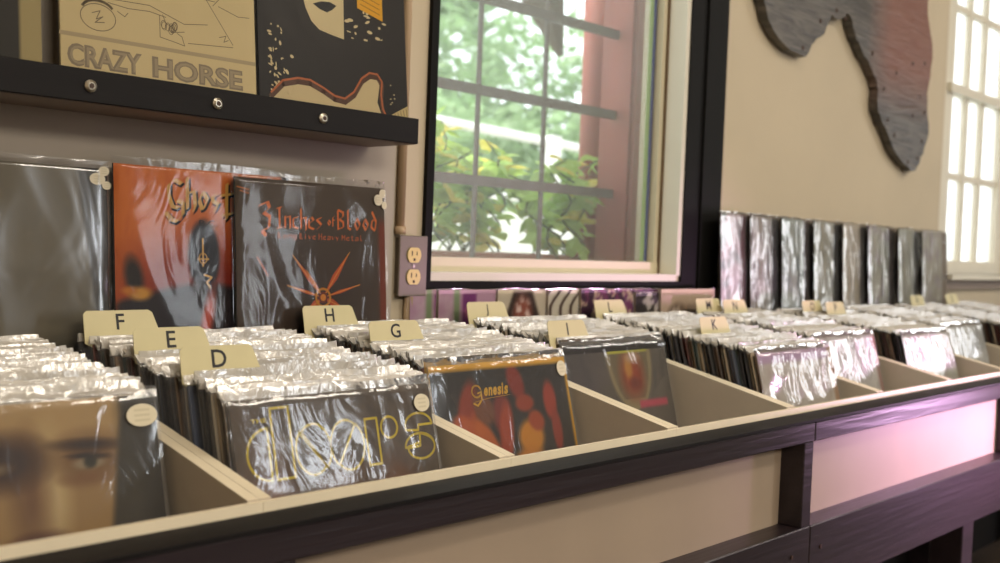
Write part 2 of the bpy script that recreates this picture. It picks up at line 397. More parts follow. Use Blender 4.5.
# ================================================================== room
Y0 = .596; YG = .66
def structure(name, bm, m, bevel=0):
    return tag(obj(name, bm, m, bevel=bevel), kind='structure')
XL, XR, YB, ZC = -2.2, 6.2, -4.6, 3.0
WO = (.784, 1.650, Z(.222), 2.45)            # first window opening
W2 = (3.372, 4.30, Z(.236), 2.62)             # second window opening
yt = Y0 + .13
structure('wall_back', B((XL, WO[0], Y0, yt, 0, ZC), (WO[1], W2[0], Y0, yt, 0, ZC), (W2[1], XR, Y0, yt, 0, ZC),
    (WO[0], WO[1], Y0, yt, 0, WO[2]), (WO[0], WO[1], Y0, yt, WO[3], ZC), (W2[0], W2[1], Y0, yt, 0, W2[2]), (W2[0], W2[1], Y0, yt, W2[3], ZC)), M['wall'])
structure('floor', B((XL-.1, XR+.1, YB-.1, yt, -.1, 0)), M['floor'])
structure('ceiling', B((XL-.1, XR+.1, YB-.1, yt, ZC, ZC+.15)), M['ceil'])
structure('wall_left', B((XL-.12, XL, YB, yt, 0, ZC)), M['wall'])
structure('wall_right', B((XR, XR+.12, YB, yt, 0, ZC)), M['wall'])
structure('wall_front', B((XL, XR, YB-.12, YB, 0, ZC)), M['wall'])

# window 1 ------------------------------------------------------------
win = structure('window_1', B((WO[0]-.012, WO[0]+.0, Y0+.002, YG+.03, WO[2], WO[3]),), M['white'])
obj('side_jamb', B((WO[1]-.003, WO[1]+.014, Y0-.004, YG+.03, WO[2], WO[3])), M['white'], win)
obj('sill_board', B((WO[0], WO[1]-.003, Y0-.004, YG+.01, WO[2]-.014, WO[2]+.003)), M['white'], win)
obj('sash', B((WO[0], WO[1]-.006, YG-.012, YG+.03, WO[2]+.003, WO[2]+.032), (WO[0], WO[1]-.006, YG-.012, YG+.03, 2.38, WO[3]),
              (WO[1]-.022, WO[1]-.006, YG-.010, YG+.03, WO[2]+.032, 2.38), (WO[0], WO[0]+.02, YG-.012, YG+.03, WO[2]+.032, 2.38)), M['cream'], win)
obj('corner_bead', B((WO[1]-.007, WO[1]-.003, YG-.016, YG-.006, WO[2]+.003, 2.4)), M['brownline'], win)
obj('glass', B((WO[0]+.02, WO[1]-.022, YG+.008, YG+.012, WO[2]+.032, 2.38)), M['glass'], win)
obj('masking_tape', B((WO[1]-.034, WO[1]-.022, YG+.0125, YG+.014, WO[2]+.034, 2.38)), M['tape'], win)
obj('edge_strip', B((WO[1]-.052, WO[1]-.036, YG+.0125, YG+.014, WO[2]+.034, 2.38)), M['greens'], win)
structure('trim_1', B((WO[1]+.014, 1.735, Y0-.008, Y0, Z(.190), 2.6), (1.735, 1.829, Y0-.014, Y0, Z(.190), 2.6), (.764, WO[0]-.001, Y0-.010, Y0, Z(.190), 2.6),
                      (WO[0]-.001, WO[1]+.014, Y0-.008, Y0, Z(.190), WO[2]-.014), (WO[0]-.001, WO[1]+.014, Y0-.008, Y0, WO[3]+.01, 2.6)), M['frame'])

# window 2 ------------------------------------------------------------
g = M['white']; y0, y1 = Y0+.045, Y0+.085
w2 = structure('window_2', B((3.44, 3.566, y0, y1, W2[2], W2[3]), (4.12, 4.21, y0, y1, W2[2], W2[3]), (3.566, 4.12, y0, y1, W2[2], Z(.289)),
    (3.566, 4.12, y0, y1, W2[3]-.06, W2[3])), g)
obj('meeting_rail', B((3.50, 4.21, y0-.02, y1, Z(.935), Z(.968))), g, w2)
for nm, x0, x1, z0, z1 in [('muntin', 3.721, 3.754, Z(.289), Z(.935)), ('muntin', 3.897, 3.931, Z(.289), Z(.935)), ('muntin', 3.721, 3.754, Z(.968), W2[3]-.06), ('muntin', 3.897, 3.931, Z(.968), W2[3]-.06),
                       ('muntin', 3.566, 4.12, Z(.607), Z(.632)), ('muntin', 3.566, 4.12, Z(1.262), Z(1.285))]:
    obj(nm, B((x0, x1, y0+.006 + (.002 if x1-x0 > .3 else 0), y1-.006 - (.002 if x1-x0 > .3 else 0), z0, z1)), g, w2)
obj('glass', B((3.53, 4.15, y1-.02, y1-.016, W2[2]+.02, W2[3]-.02)), M['frosted'], w2)
obj('casing', B((4.21, 4.30, Y0+.01, y1, W2[2], W2[3])), g, w2)
obj('dark_gap_strip', B((3.375, 3.438, y0, y0+.02, W2[2], W2[3])), M['slot'], w2)  # dark strip put in for the dark gap between wall and frame
obj('sill_board', B((3.40, 4.40, Y0-.05, y1, W2[2]-.018, W2[2])), M['white'], w2)
obj('sill_apron', B((3.42, 4.38, Y0-.018, Y0-.001, W2[2]-.055, W2[2]-.018)), M['shelfpaint'], w2)

# ================================================================== outdoors
tag(obj('courtyard_ground', B((-3, 16, yt, 18, .1, .2)), M['ground']), kind='structure')
gr = empty('security_grille', (1.2, .85, Z(.1)))
tag(gr, 'brown iron security grille of square bars outside the large window', 'window bars')
for zz in (.217, .435, .65, .868, 1.085, 1.3, 1.5):
    obj('cross_bar', B((-.75, .50, -.006, .006, zz-.1-.012, zz-.1+.012)), M['bars'], gr)
for xx in (.685, .925, 1.165, 1.405):
    bm = bmesh.new(); cyl(bm, (xx-1.2, .0, -.05), (xx-1.2, .0, 1.6), .0065, n=8); obj('upright_bar', bm, M['bars'], gr)
bm = bmesh.new(); prism(bm, [(1.700, .2), (1.712, .2), (1.712, 2.7), (1.700, 2.7)], .80, .90); box(bm, 1.712, 1.80, .79, .91, .2, 2.7); box(bm, 1.80, 1.822, .80, .90, .2, 2.7)
tag(obj('wooden_post', bm, M['redwood']), 'flat red-painted wooden post at the right side of the large window', 'post')
bm = bmesh.new(); cyl(bm, (1.800, 1.0, .2), (1.800, 1.0, 2.7), .040, n=20)
tag(obj('wooden_post', bm, M['redwood'], smooth=True), 'round red-painted post standing behind the grille', 'post')
bm = bmesh.new(); cyl(bm, (2.10, 1.6, 2.7), (2.23, 1.6, Z(1.19)), .13, .085, n=10); cyl(bm, (2.23, 1.6, Z(1.19)), (2.345, 1.6, Z(.98)), .085, .012, n=10)
tag(obj('dark_strut', bm, M['trunk']), 'dark branch hanging down behind the round red post', 'strut')  # dark hanging wedge, built as a tapered strut
hr = empty('handrail', (4.4, 4.0, .2)); tag(hr, 'white painted railing crossing the yard beyond the grille', 'railing')
bm = bmesh.new(); cyl(bm, (-1.2, 0, H0-.2+1.08), (1.3, 0, H0-.2+.995), .03, n=8); obj('top_rail', bm, M['whitepaint'], hr)
bm = bmesh.new(); cyl(bm, (-1.2, 0, H0-.2+.585), (1.3, 0, H0-.2+.62), .025, n=8); obj('lower_rail', bm, M['whitepaint'], hr)
for x in (-.9, .72, 1.25):
    obj('post', B((x-.05, x+.05, -.05, .05, 0, H0-.2+1.06)), M['whitepaint'], hr)
# pale wall far behind, low brick-red planter
tag(obj('garden_wall', B((1.5, 9, 5.2, 5.35, .2, H0+.56)), mat('limewashed_wall', (222, 222, 214), .9, var=.08)), 'low pale garden wall beyond the white railing', 'wall')
tag(obj('planter_box', B((1.0, 1.74, .93, 1.30, .2, Z(.262))), mat('terracotta', (150, 100, 86), .8, var=.1)), 'reddish planter box under the vine outside the large window', 'planter')

def leafquad(bm, p, d, up, L, Wd, mi=0):
    d = d.normalized(); s_ = d.cross(up).normalized()*Wd/2; up2 = s_.cross(d).normalized()
    a = bm.verts.new(p); b = bm.verts.new(p+d*L*.35+s_-up2*L*.03); b2 = bm.verts.new(p+d*L*.7+s_*.7-up2*L*.02)
    c = bm.verts.new(p+d*L-up2*L*.12); e2 = bm.verts.new(p+d*L*.7-s_*.7-up2*L*.02); e = bm.verts.new(p+d*L*.35-s_-up2*L*.03); mdl = bm.verts.new(p+d*L*.5+up2*L*.06)
    for q in ((a, b, mdl), (b, b2, mdl), (b2, c, mdl), (c, e2, mdl), (e2, e, mdl), (e, a, mdl)):
        bm.faces.new(q).material_index = mi
def rv(): return Vector((random.uniform(-1, 1), random.uniform(-1, 1), random.uniform(-1, 1)))
def hedge(x0, x1, y, h, n, label):
    root = tag(empty('garden_hedge', (x0, y, .2)), label, 'hedge'); bm = bmesh.new()
    for i in range(n):
        p = Vector((random.uniform(0, x1-x0), random.uniform(-.3, .5), random.uniform(0, h))); leafquad(bm, p, rv(), Vector((0, 0, 1))+rv()*.5, random.uniform(.12, .26), .15)
    obj('foliage', bm, M['treeleaf'], root); bm = bmesh.new()
    for i in range(9): cyl(bm, ((x1-x0)*(i+.5)/9, .1, 0), ((x1-x0)*(i+.5)/9, .1, h*.6), .04, .02, n=6)
    obj('stem', bm, M['trunk'], root)
hedge(2.2, 12, 6.2, 2.3, 6500, 'pale green hedge running behind the white railing')
def vine(x, y, z0, ztop, spread, nst, label):
    root = empty('leafy_vine', (x, y, z0)); tag(root, label, 'plant', 'vines outside the large window')
    bs, bl = bmesh.new(), bmesh.new()
    for k in range(nst):
        p = Vector((random.uniform(-.1, .1), random.uniform(-.06, .06), 0)); hh = (ztop-z0)*random.uniform(.6, 1)
        tip = Vector((random.uniform(-spread, spread), random.uniform(-.1, .14), hh)); N = 11
        pts = [p + (tip-p)*(i/N) + Vector((.03*math.sin(i*.9+k), .02*math.cos(i+k), 0)) + Vector((0, 0, -.12*hh*(i/N)**3)) for i in range(N+1)]
        for a, b in zip(pts[:-1], pts[1:]): cyl(bs, a, b, .003, .0025, n=5, cap=False)
        for i, q in enumerate(pts[2:]):
            for _ in range(2):
                d = rv(); d.z = d.z*.5-.1
                leafquad(bl, q, d, Vector((random.uniform(-.5, .5), -.6, 1)), random.uniform(.045, .09), random.uniform(.035, .065), 1 if random.random() < .25 else 0)
    obj('stem', bs, M['stem'], root, smooth=True); obj('foliage', bl, [M['leaf'], M['leaf2']], root)
vine(1.14, 1.14, Z(.26), Z(.67), .24, 12, 'green leafy vine at the left end of the planter, beside the left frame')
vine(1.44, 1.16, Z(.26), Z(.63), .20, 12, 'yellow-green vine in the middle of the planter outside the window')
vine(1.655, .975, Z(.24), Z(.60), .10, 8, 'yellowing vine climbing at the foot of the round red post')
def tree(x, y, r, h, label, n=1500, ls=.16):
    root = empty('leafy_tree', (x, y, .2)); tag(root, label, 'tree', 'trees beyond the yard')
    bm = bmesh.new(); cyl(bm, (0, 0, 0), (0, 0, h*.5), r*.12, r*.07, n=10); obj('trunk', bm, M['trunk'], root)
    bm = bmesh.new()
    blobs = [(Vector((random.uniform(-.5, .5)*r, random.uniform(-.5, .5)*r, h*.12+random.random()*h*.75)), r*random.uniform(.4, .65)) for _ in range(12)]
    for i in range(n):
        c, rr = random.choice(blobs); d = rv().normalized(); p = c + d*rr*random.uniform(.75, 1)
        leafquad(bm, p, (d+rv()*.8), Vector((0, 0, 1))+rv()*.4, ls*random.uniform(.6, 1.4), ls*.7)
    obj('crown', bm, M['treeleaf'], root)
tree(3.6, 7.6, 1.5, 3.6, 'broad green tree at the left beyond the railing', 3000)
tree(6.4, 8.0, 1.5, 3.8, 'green tree in the middle of the view through the grille', 3000)
tree(9.2, 8.0, 1.5, 3.8, 'green tree behind the red posts', 2400)
tree(5.6, 12.0, 2.6, 7.0, 'distant green tree filling the gap between nearer crowns', 4200, .42)
tree(11.0, 13.4, 3.0, 8.0, 'tall tree furthest back in the yard', 4200, .44)

# ================================================================== counter
P = .3927
XA, XB = -.75, 4.3
cnt = empty('record_counter', (0, 0, 0))
tag(cnt, 'long black-stained wooden counter with cream panels carrying the record bins', 'counter')
pu = M['purple']
joint = 1.148
obj('top_rail', B((XA, joint-.001, -.056, -.005, Z(-.050), Z(-.014))), pu, cnt, bevel=.002)
obj('top_rail', B((joint+.001, XB, -.056, -.005, Z(-.050), Z(-.014))), pu, cnt, bevel=.002)
obj('ledge_strip', B((XA, XB, -.057, -.005, Z(-.0138), Z(-.009))), M['black'], cnt)
obj('lower_rail', B((XA, joint-.001, -.055, .02, Z(-.335), Z(-.205))), pu, cnt, bevel=.002)
obj('lower_rail', B((joint+.001, XB, -.055, .02, Z(-.335), Z(-.205))), pu, cnt, bevel=.002)
for x in (-.03, 1.114, 2.258, 3.40):
    obj('front_post', B((x, x+.034, -.054, -.001, Z(-.205), Z(-.050))), pu, cnt, bevel=.0015)
for a, b in ((XA, -.03), (.004, 1.114), (1.148, 2.258), (2.292, 3.40), (3.434, XB)):
    obj('front_panel', B((a, b, -.008, -.001, Z(-.205), Z(-.050))), M['panel'], cnt)
for x in (-.6, .7, 1.95, 3.2, 4.2):
    obj('leg', B((x, x+.07, -.045, .03, 0, Z(-.335))), pu, cnt, bevel=.002)
for x in (-.6, .7, 1.95, 3.2, 4.2):
    obj('leg', B((x, x+.07, .50, .575, 0, Z(-.27))), pu, cnt, bevel=.002)
obj('shade_board', B((XA, XB, .577, .586, 0, Z(-.27))), M['black'], cnt)  # black board added to darken the space beneath the counter
obj('deck', B((XA, XB, .022, .59, Z(-.29), Z(-.268))), M['black'], cnt)
for x0, x1, z in ((XA, .70, .050), (.70, 1.80, -.135), (1.80, XB, .062)):
    obj('back_ledge', B((x0, x1, .516, .594, Z(z-.016), Z(z))), M['black'], cnt)
obj('back_board', B((XA, XB, .506, .515, Z(-.268), Z(.112))), M['black'], cnt)
for x in (.3, 1.08, 1.19):
    bm = bmesh.new(); cyl(bm, (x, -.0555, Z(-.25)), (x, -.0575, Z(-.25)), .004, n=10); obj('screw_head', bm, M['slot'], cnt)

# bins -------------------------------------------------------------------
ordn = {-2: 'outermost left', -1: 'first', 0: 'second', 1: 'third', 2: 'fourth', 3: 'fifth', 4: 'sixth', 5: 'seventh', 6: 'eighth', 7: 'ninth', 8: 'tenth'}
WHAT = {-1: 'fronted by the face cover', 0: 'fronted by the yellow outline lettering cover', 1: 'fronted by the yellow-bordered cover', 2: 'fronted by the cover with a glass shape',
        3: 'fronted by the pink-topped shrink-wrapped cover', 4: 'fronted by the white cover with a red corner', 5: 'behind a pale greenish cover', 6: 'fronted by the white glossy cover', 7: 'next but one from the far end', 8: 'furthest along the counter'}
def fl(y): return -.232 + .1*y            # bin floor height (slopes up to the back)
for k in range(-1, 9):
    x0 = P*k; x1 = x0 + P
    r = empty('record_bin', (x0, 0, Z(0))); tag(r, 'cream record bin, %s along the counter, %s' % (ordn[k], WHAT[k]), 'record bin', 'record bins along the counter')
    t = .0150
    for s_ in (0, 1):
        xa = .0003 if s_ == 0 else P-t; xb = t if s_ == 0 else P-.0003
        bm = bmesh.new(); prism_x(bm, [(.0097, -.240), (.503, -.24), (.503, .104), (.0097, .0020)], xa, xb)
        bm.faces.ensure_lookup_table(); bm.normal_update()
        for f in bm.faces:
            c = f.calc_center_median()
            if c.z > .04: f.material_index = 1
        obj('side_panel', bm, [M['bin'], M['binedge']], r, bevel=0)
    bm = bmesh.new(); box(bm, .0003, P-.0003, .0025, .0095, -.24, 0)
    bm.normal_update()
    for f in bm.faces:
        if abs(f.normal.y) < .5 or f.normal.y < 0: f.material_index = 1
    obj('front_lip', bm, [M['bin'], M['binedge']], r)
    bm = bmesh.new(); prism_x(bm, [(.0125, fl(.0125)-.01), (.495, fl(.495)-.01), (.495, fl(.495)), (.0125, fl(.0125))], t, P-t); obj('floor_panel', bm, M['bin'], r)
    obj('back_panel', B((t, P-t, .495, .503, -.24, .098)), M['bin'], r)

# filed records ------------------------------------------------------------
jac_mesh = []
for i in range(5):
    bm = bmesh.new(); th = random.choice((.0024, .003, .0036, .0048))
    box(bm, -LP/2, LP/2, -th/2, th/2, 0, LP); bmesh.ops.bevel(bm, geom=list(bm.edges), offset=.0008, segments=1, affect='EDGES')
    me = bpy.data.meshes.new('jacket'); bm.to_mesh(me); bm.free(); me.materials.append(M['edge']); jac_mesh.append(me)
def flapmesh(seed, full=True):
    bm = bmesh.new(); W = .325; nx = 18
    lv = [(-.001, .0035), (.2, .0035), (.300, .0036), (LP+.001, .0030), (LP+.006, .0018), (LP+.013, .0012)]
    bend = random.uniform(.003, .011)*random.choice((1, 1, -.4)); cut = random.uniform(-.002, .002)
    for sg in (-1, 1):
        G = []
        for i, (z, y) in enumerate(lv):
            row = []
            for j in range(nx+1):
                x = -W/2+W*j/nx
                nse = mnoise.noise(Vector((x*34, seed*3.1, i*.25))); n2 = mnoise.noise(Vector((x*13, seed*1.7, 5+i*.2)))
                k = {3: .0008, 4: .0022, 5: .0045}.get(i, 0)
                yy = sg*y*(1 if i < 5 else .6) + k*(nse+n2) + (bend*(i-3)/2*(1+.6*n2) if i > 3 else 0)
                zz = z + ((cut+.003*nse+.0025*n2) if i == 5 else 0)
                row.append(bm.verts.new((x, yy, zz)))
            G.append(row)
        for i in range(len(lv)-1):
            for j in range(nx):
                q = (G[i][j], G[i][j+1], G[i+1][j+1], G[i+1][j])
                bm.faces.new(q if sg < 0 else q[::-1])
    me = bpy.data.meshes.new('plastic_sleeve'); bm.to_mesh(me); bm.free(); me.materials.append(M['flap']); me.materials.append(M['clear'])
    for p in me.polygons:
        p.use_smooth = True
        if p.center.z < .3155: p.material_index = 1
    return me
flap_mesh = [flapmesh(i) for i in range(9)]
LEAN = R(15)
def base_for(k, ytop, xo=0):
    """world place of a jacket's foot, for a jacket whose top stands at depth ytop"""
    yb = ytop - LP*math.sin(LEAN)
    return Vector((P*(k+.5)+xo, yb, Z(.088+.1*(ytop-.1)) - LP*math.cos(LEAN)))
proto = empty('vinyl_record'); pj = bpy.data.objects.new('jacket', jac_mesh[0]); ps = bpy.data.objects.new('plastic_sleeve', flap_mesh[0])
for q in (pj, ps): COL.objects.link(q); q.parent = proto
used = False; NREC = 0
def filed(k, ytop, label, group):
    global used, NREC
    if not used: r, j, s_ = proto, pj, ps; used = True
    else:
        r = proto.copy(); j = pj.copy(); s_ = ps.copy()
        for q in (r, j, s_): COL.objects.link(q)
        j.parent = r; s_.parent = r
    NREC += 1
    j.data = random.choice(jac_mesh); s_.data = random.choice(flap_mesh)
    if random.random() < .0: pass
    r.location = base_for(k, ytop, random.uniform(-.006, .006)) + Vector((0, 0, random.choice((0, 0, -.001, .002, -.003))))
    r.rotation_euler = (-LEAN+R(random.uniform(-.5, .5)), R(random.uniform(-.4, .4)), R(random.uniform(-.6, .6)))
    tag(r, label, 'record', group)
STEP = .0068
FRONT = {-1: .185, 0: .122, 1: .208, 2: .276, 3: .112, 4: .19, 5: .15, 6: .20, 7: .12, 8: .12}
CARDS = {0: [('D', .222, .027), ('E', .349, .033), ('F', .484, .03)], 1: [('G', .342, .035), ('H', .490, -.012)], 2: [('I', .254+.07, .0), ('J', .497, .015)],
         3: [('K', .267, .085), ('L', .494, .008)], 4: [('M', .486, .012), ('N', .464, .105)], 5: [('O', .424, .05), ('P', .395, .13)], 8: [('S', .48, .04)], 7: [('R', .47, .10)]}
CARDS[2][0] = ('I', .292, .0165)
def slots(k):
    ys = []; y = FRONT[k] + STEP*1.5; cs = [c[1] for c in CARDS.get(k, [])]
    while y < .498:
        if all(abs(y-c) > STEP*.75 for c in cs): ys.append(y)
        y += STEP
    return ys
for k in (-1, 0, 1, 2, 3, 4):
    for y in slots(k):
        cs = sorted([c for c in CARDS.get(k, [])], key=lambda c: c[1])
        front = [c for c in cs if c[1] < y]
        if not cs: lab = 'record in a crinkled clear sleeve filed behind the face cover'
        elif not front: lab = 'record in a crinkled clear sleeve filed before the %s card' % cs[0][0]
        else: lab = 'record in a crinkled clear sleeve filed behind the %s card' % front[-1][0]
        filed(k, y+random.uniform(-.0006, .0006), lab, 'records filed in the %s bin' % ordn[k])
# the further bins' records in one mass
bm = bmesh.new(); masscols = [ink(c) for c in ((70, 52, 38), (168, 150, 122), (38, 32, 30), (120, 96, 72), (58, 66, 84), (186, 172, 150), (92, 44, 34))]
for k in (5, 6, 7, 8):
    for y in slots(k):
        b = base_for(k, y, random.uniform(-.005, .005)); mrot = Matrix.Translation(b) @ Matrix.Rotation(-LEAN, 4, 'X')
        n0 = len(bm.verts); th = random.choice((.003, .004)); vs = box(bm, -LP/2, LP/2, -th/2, th/2, 0, LP, random.randrange(7))
        for v in vs: v.co = mrot @ v.co
        me = random.choice(flap_mesh); vmap = [bm.verts.new(mrot @ v.co) for v in me.vertices]
        for p in me.polygons:
            f = bm.faces.new([vmap[i] for i in p.vertices]); f.material_index = 7+p.material_index; f.smooth = True
tag(obj('packed_records', bm, masscols+[M['flap'], M['clear']]), 'rows of sleeved records packed in the bins at the far right end', 'records', kind='stuff')

# divider cards ------------------------------------------------------------
seen = {'D': 'nearest of the three cards in its bin', 'E': 'between the D and F cards', 'F': 'at the back of the second bin', 'G': 'yellower card in the middle of the third bin', 'H': 'below the dark record with orange lettering',
        'I': 'behind the cover with the glass shape', 'J': 'below the left part of the window', 'K': 'above the row of open spines', 'L': 'below the middle of the window', 'M': 'below the right corner of the black window frame', 'N': 'paler card right beside the M card',
        'O': 'left of the pair before the standing row of records', 'P': 'right of the pair before the standing row of records', 'S': 'below the far right window', 'R': 'before the last standing record by the right window'}
for k, cs in CARDS.items():
    for (ch, y, xo) in cs:
        b = base_for(k, y); bx = max(.0165, min(.027, xo)); b.x = P*k+bx
        W = .330; tw = .110; z1 = LP+.002; z2 = LP+.044; x0 = max(xo-bx, .0)
        bm = bmesh.new()
        pts = [(.014, 0), (W, 0), (W, z1), (x0+tw+.008, z1), (x0+tw+.004, z1+.012), (x0+tw-.004, z2-.004), (x0+tw-.010, z2), (x0+.006, z2), (x0+.001, z2-.005), (x0, z1-.004), (x0+.014, z1-.012)]
        if x0 > .02: pts = pts[:-1] + [(x0, z1-.004), (.014, z1-.004)]
        prism(bm, pts, -.0005, .0005)
        vs, fs = text_polys(ch, .012)
        xs = [a for a, c in vs]; zs = [c for a, c in vs]; hh = .023; sc_ = hh/(max(zs)-min(zs)); cx = x0+tw*.5
        vm = [bm.verts.new((cx+(a-(min(xs)+max(xs))/2)*sc_, -.0008, z2-.028+(c-min(zs))*sc_)) for a, c in vs]
        for f in fs:
            ff = bm.faces.new([vm[i] for i in f]); ff.material_index = 1
        o = obj('divider_card', bm, [M['card'], M['letter']]); o.location = b; o.rotation_euler = (-LEAN+R(.6), 0, 0)
        tag(o, 'manila divider card lettered %s, %s' % (ch, seen[ch]), 'divider card', 'lettered divider cards')

# front covers in the bins ---------------------------------------------------
def record(loc, rot, cov, label, seed, amp=.0022, material=None, stickers=(), group=None, flap=.012, n=44, w=LP, h=LP, k=1):
    r = empty('vinyl_record', loc, rot); tag(r, label, 'record', group)
    cov.build(r); sleeve(r, w, h, seed, amp, material, n=n, flap=flap, k=k)
    for st in stickers: price_sticker(r, *st[:2], *(st[2:4] if len(st) > 3 else ()), lobes=(3 if len(st) > 4 else 1), w=w, h=h)
    return r
def infront(k, xo, cov, label, seed, group=None, **kw):
    return record(base_for(k, FRONT[k], xo), (-LEAN, 0, R(kw.pop('rz', 0))), cov, label, seed, group='records filed in the %s bin' % ordn[k], k=kw.pop('wk', 1), **kw)

def face(U, V):
    U = U+.020
    im = base(U, (158, 112, 70))
    im = mixin(im, ellm(U, V, .22, .02, .10, .05, .6), (176, 128, 84))
    im = mixin(im, ellm(U, V, .205, .10, .018, .055, .7), (196, 150, 104))
    im = mixin(im, ellm(U, V, .185, .10, .016, .05, .8), (120, 78, 50)*1)
    im = mixin(im, ellm(U, V, .158, .060, .042, .026, .5), (62, 36, 24))
    im = mixin(im, ellm(U, V, .150, .066, .016, .006, .5), (120, 90, 66))
    im = mixin(im, ellm(U, V, .250, .064, .034, .022, .7), (116, 76, 48))
    im = mixin(im, ellm(U, V, .250, .050, .034, .006, .6, 4), (60, 38, 26))
    im = mixin(im, ellm(U, V, .251, .070, .018, .0065, .3), (150, 116, 86))
    im = mixin(im, ellm(U, V, .252, .069, .0072, .0066, .3), (50, 46, 36))
    im = mixin(im, ellm(U, V, .250, .0625, .021, .003, .5, 5), (40, 26, 20))
    im = mixin(im, ellm(U, V, .246, .086, .022, .006, .7), (132, 86, 54))
    im = mixin(im, ellm(U, V, .19, .150, .028, .012, .6), (90, 52, 40))
    im = mixin(im, ellm(U, V, .172, .158, .016, .010, .6), (70, 48, 66))
    im = mixin(im, ellm(U, V, .17, .205, .05, .022, .5), (120, 62, 50))
    im = np.clip((im-100)*1.4+100, 8, 255)*np.array([.95, 1.12, 1.22])+np.array([0, 4, 10]); edge = U - (.292 - .17*np.clip(V-.02, 0, 1))
    im = mixin(im, soft(-(edge), .004), (44, 38, 26))
    im = mixin(im, soft(-(U-.298), .018)*.6, (26, 24, 18))
    im = mixin(im, ellm(U, V, .300, .12, .012, .09, .9)*.4, (70, 66, 50))
    return im
c = Cover(paint=face, res=110, edge=(70, 60, 44))
infront(-1, .008, c, 'record with a close-up face and dark hair on the cover, at lower left', 3, stickers=[(.296, .024, .019, .013)], amp=.0009)

def doorsbg(U, V):
    im = base(U, (88, 74, 60)); n = cloud(U, V, 22, 3.3); n2 = cloud(U, V, 40, 8.1)
    im = mixin(im, np.clip(n*1.6, 0, 1)*.6, (104, 78, 56)); im = mixin(im, np.clip(n2*1.5, 0, 1)*.5, (50, 44, 44))
    for a in ((.045, .13, .03, .05), (.15, .16, .04, .05), (.24, .13, .03, .03)):
        im = mixin(im, ellm(U, V, *a, .8)*.7, (140, 84, 52))
    im = mixin(im, soft(-(V-.155), .01), (40, 32, 28))
    return im
c = Cover(paint=doorsbg, res=90, edge=(70, 56, 42))
YL = (232, 204, 44)
def L(pts, closed=True): c.line(pts, .0032, YL, 2, closed)
def arc(cu, cv, ru, rv_, a0, a1, n=16): return [(cu+ru*math.cos(R(a0+(a1-a0)*i/n)), cv+rv_*math.sin(R(a0+(a1-a0)*i/n))) for i in range(n+1)]
L(arc(.047, .067, .031, .031, 270, 90)); L([(.054, .013), (.080, .013), (.080, .098), (.054, .098)])
L(arc(.110, .068, .025, .031, 225, 45)[0:] ); L([(.094, .044)]+arc(.113, .068, .025, .031, 225, 405)+[(.129, .092)], False); L([(.094, .044), (.129, .092)], False)
L([(.178, .044)]+arc(.163, .068, .025, .031, 305, 135)+[(.146, .090)], False); L([(.180, .046)]+arc(.166, .069, .025, .031, 305, 490)+[(.148, .092)], False); L([(.178, .046), (.148, .092)], False)
L([(.196, .039), (.216, .039), (.216, .098), (.196, .098)]); L(arc(.236, .053, .014, .014, 0, 360), True)
L(arc(.288, .055, .024, .016, 360, 180)+[(.264, .060), (.286, .062), (.287, .055)]); L(arc(.286, .083, .026, .017, 180, 360)[::-1]+[(.262, .083), (.286, .078)], False)
L(arc(.288, .084, .024, .016, -60, 180)+[(.286, .083), (.288, .066), (.300, .070)], True)
c.text('THE', .026, .024, .048, .029, YL, 2, .01)
infront(0, -.009, c, 'record with big yellow outline lettering on a murky brown cover', 11, stickers=[(.296, .026, .014, .012)], amp=.0015, wk=.5)

def gen(U, V):
    im = base(U, (34, 32, 30)); n = cloud(U, V, 30, 1.3)
    im = mixin(im, np.clip(n, 0, 1)*.5, (54, 46, 44))
    for cu, cv, ru, rv_, col, rot in ((.07, .07, .020, .045, (150, 52, 26), 20), (.06, .10, .03, .02, (190, 84, 26), 30), (.105, .125, .018, .05, (196, 96, 30), -30),
                                      (.145, .085, .022, .035, (128, 40, 30), 0), (.148, .115, .016, .05, (170, 62, 24), 10), (.185, .035, .018, .03, (140, 42, 26), -20), (.20, .07, .022, .014, (160, 60, 28), 0),
                                      (.205, .125, .030, .028, (214, 138, 28), 0), (.195, .17, .04, .03, (204, 126, 26), 0), (.222, .100, .02, .016, (170, 70, 30), 30), (.262, .07, .016, .032, (166, 56, 34), 0), (.27, .12, .012, .035, (150, 48, 28), 0), (.105, .07, .02, .03, (120, 70, 44), -30)):
        im = mixin(im, ellm(U, V, cu, cv, ru, rv_, .22, rot), col)
    im = mixin(im, soft(V-.010, .0012), (222, 164, 32)); im = mixin(im, soft(-(U-.309), .0012), (216, 160, 32))
    return im
c = Cover(paint=gen, res=100, edge=(206, 156, 40))
YG2 = (226, 172, 40)
c.ring(.094, .044, .010, .009, .003, YG2, 2, 40, 340); c.line([(.104, .044), (.103, .058), (.093, .066), (.085, .062)], .003, YG2, 2); c.line([(.096, .047), (.105, .045)], .0022, YG2, 2)
x = .109
for i, chh in enumerate('enesis'):
    c.text(chh, x, .039 if chh != 'i' else .034, x+(.0085 if chh != 'i' else .0034), .0525, YG2, 2, .04, shear=.003); x += .0102 if chh != 'i' else .0055
c.line([(.088, .060), (.12, .056), (.168, .054)], .0007, YG2, 2)
infront(1, -.006, c, 'record with yellow border and orange-red shapes on a black cover', 23, stickers=[(.300, .020, .012, .013)], amp=.0022)

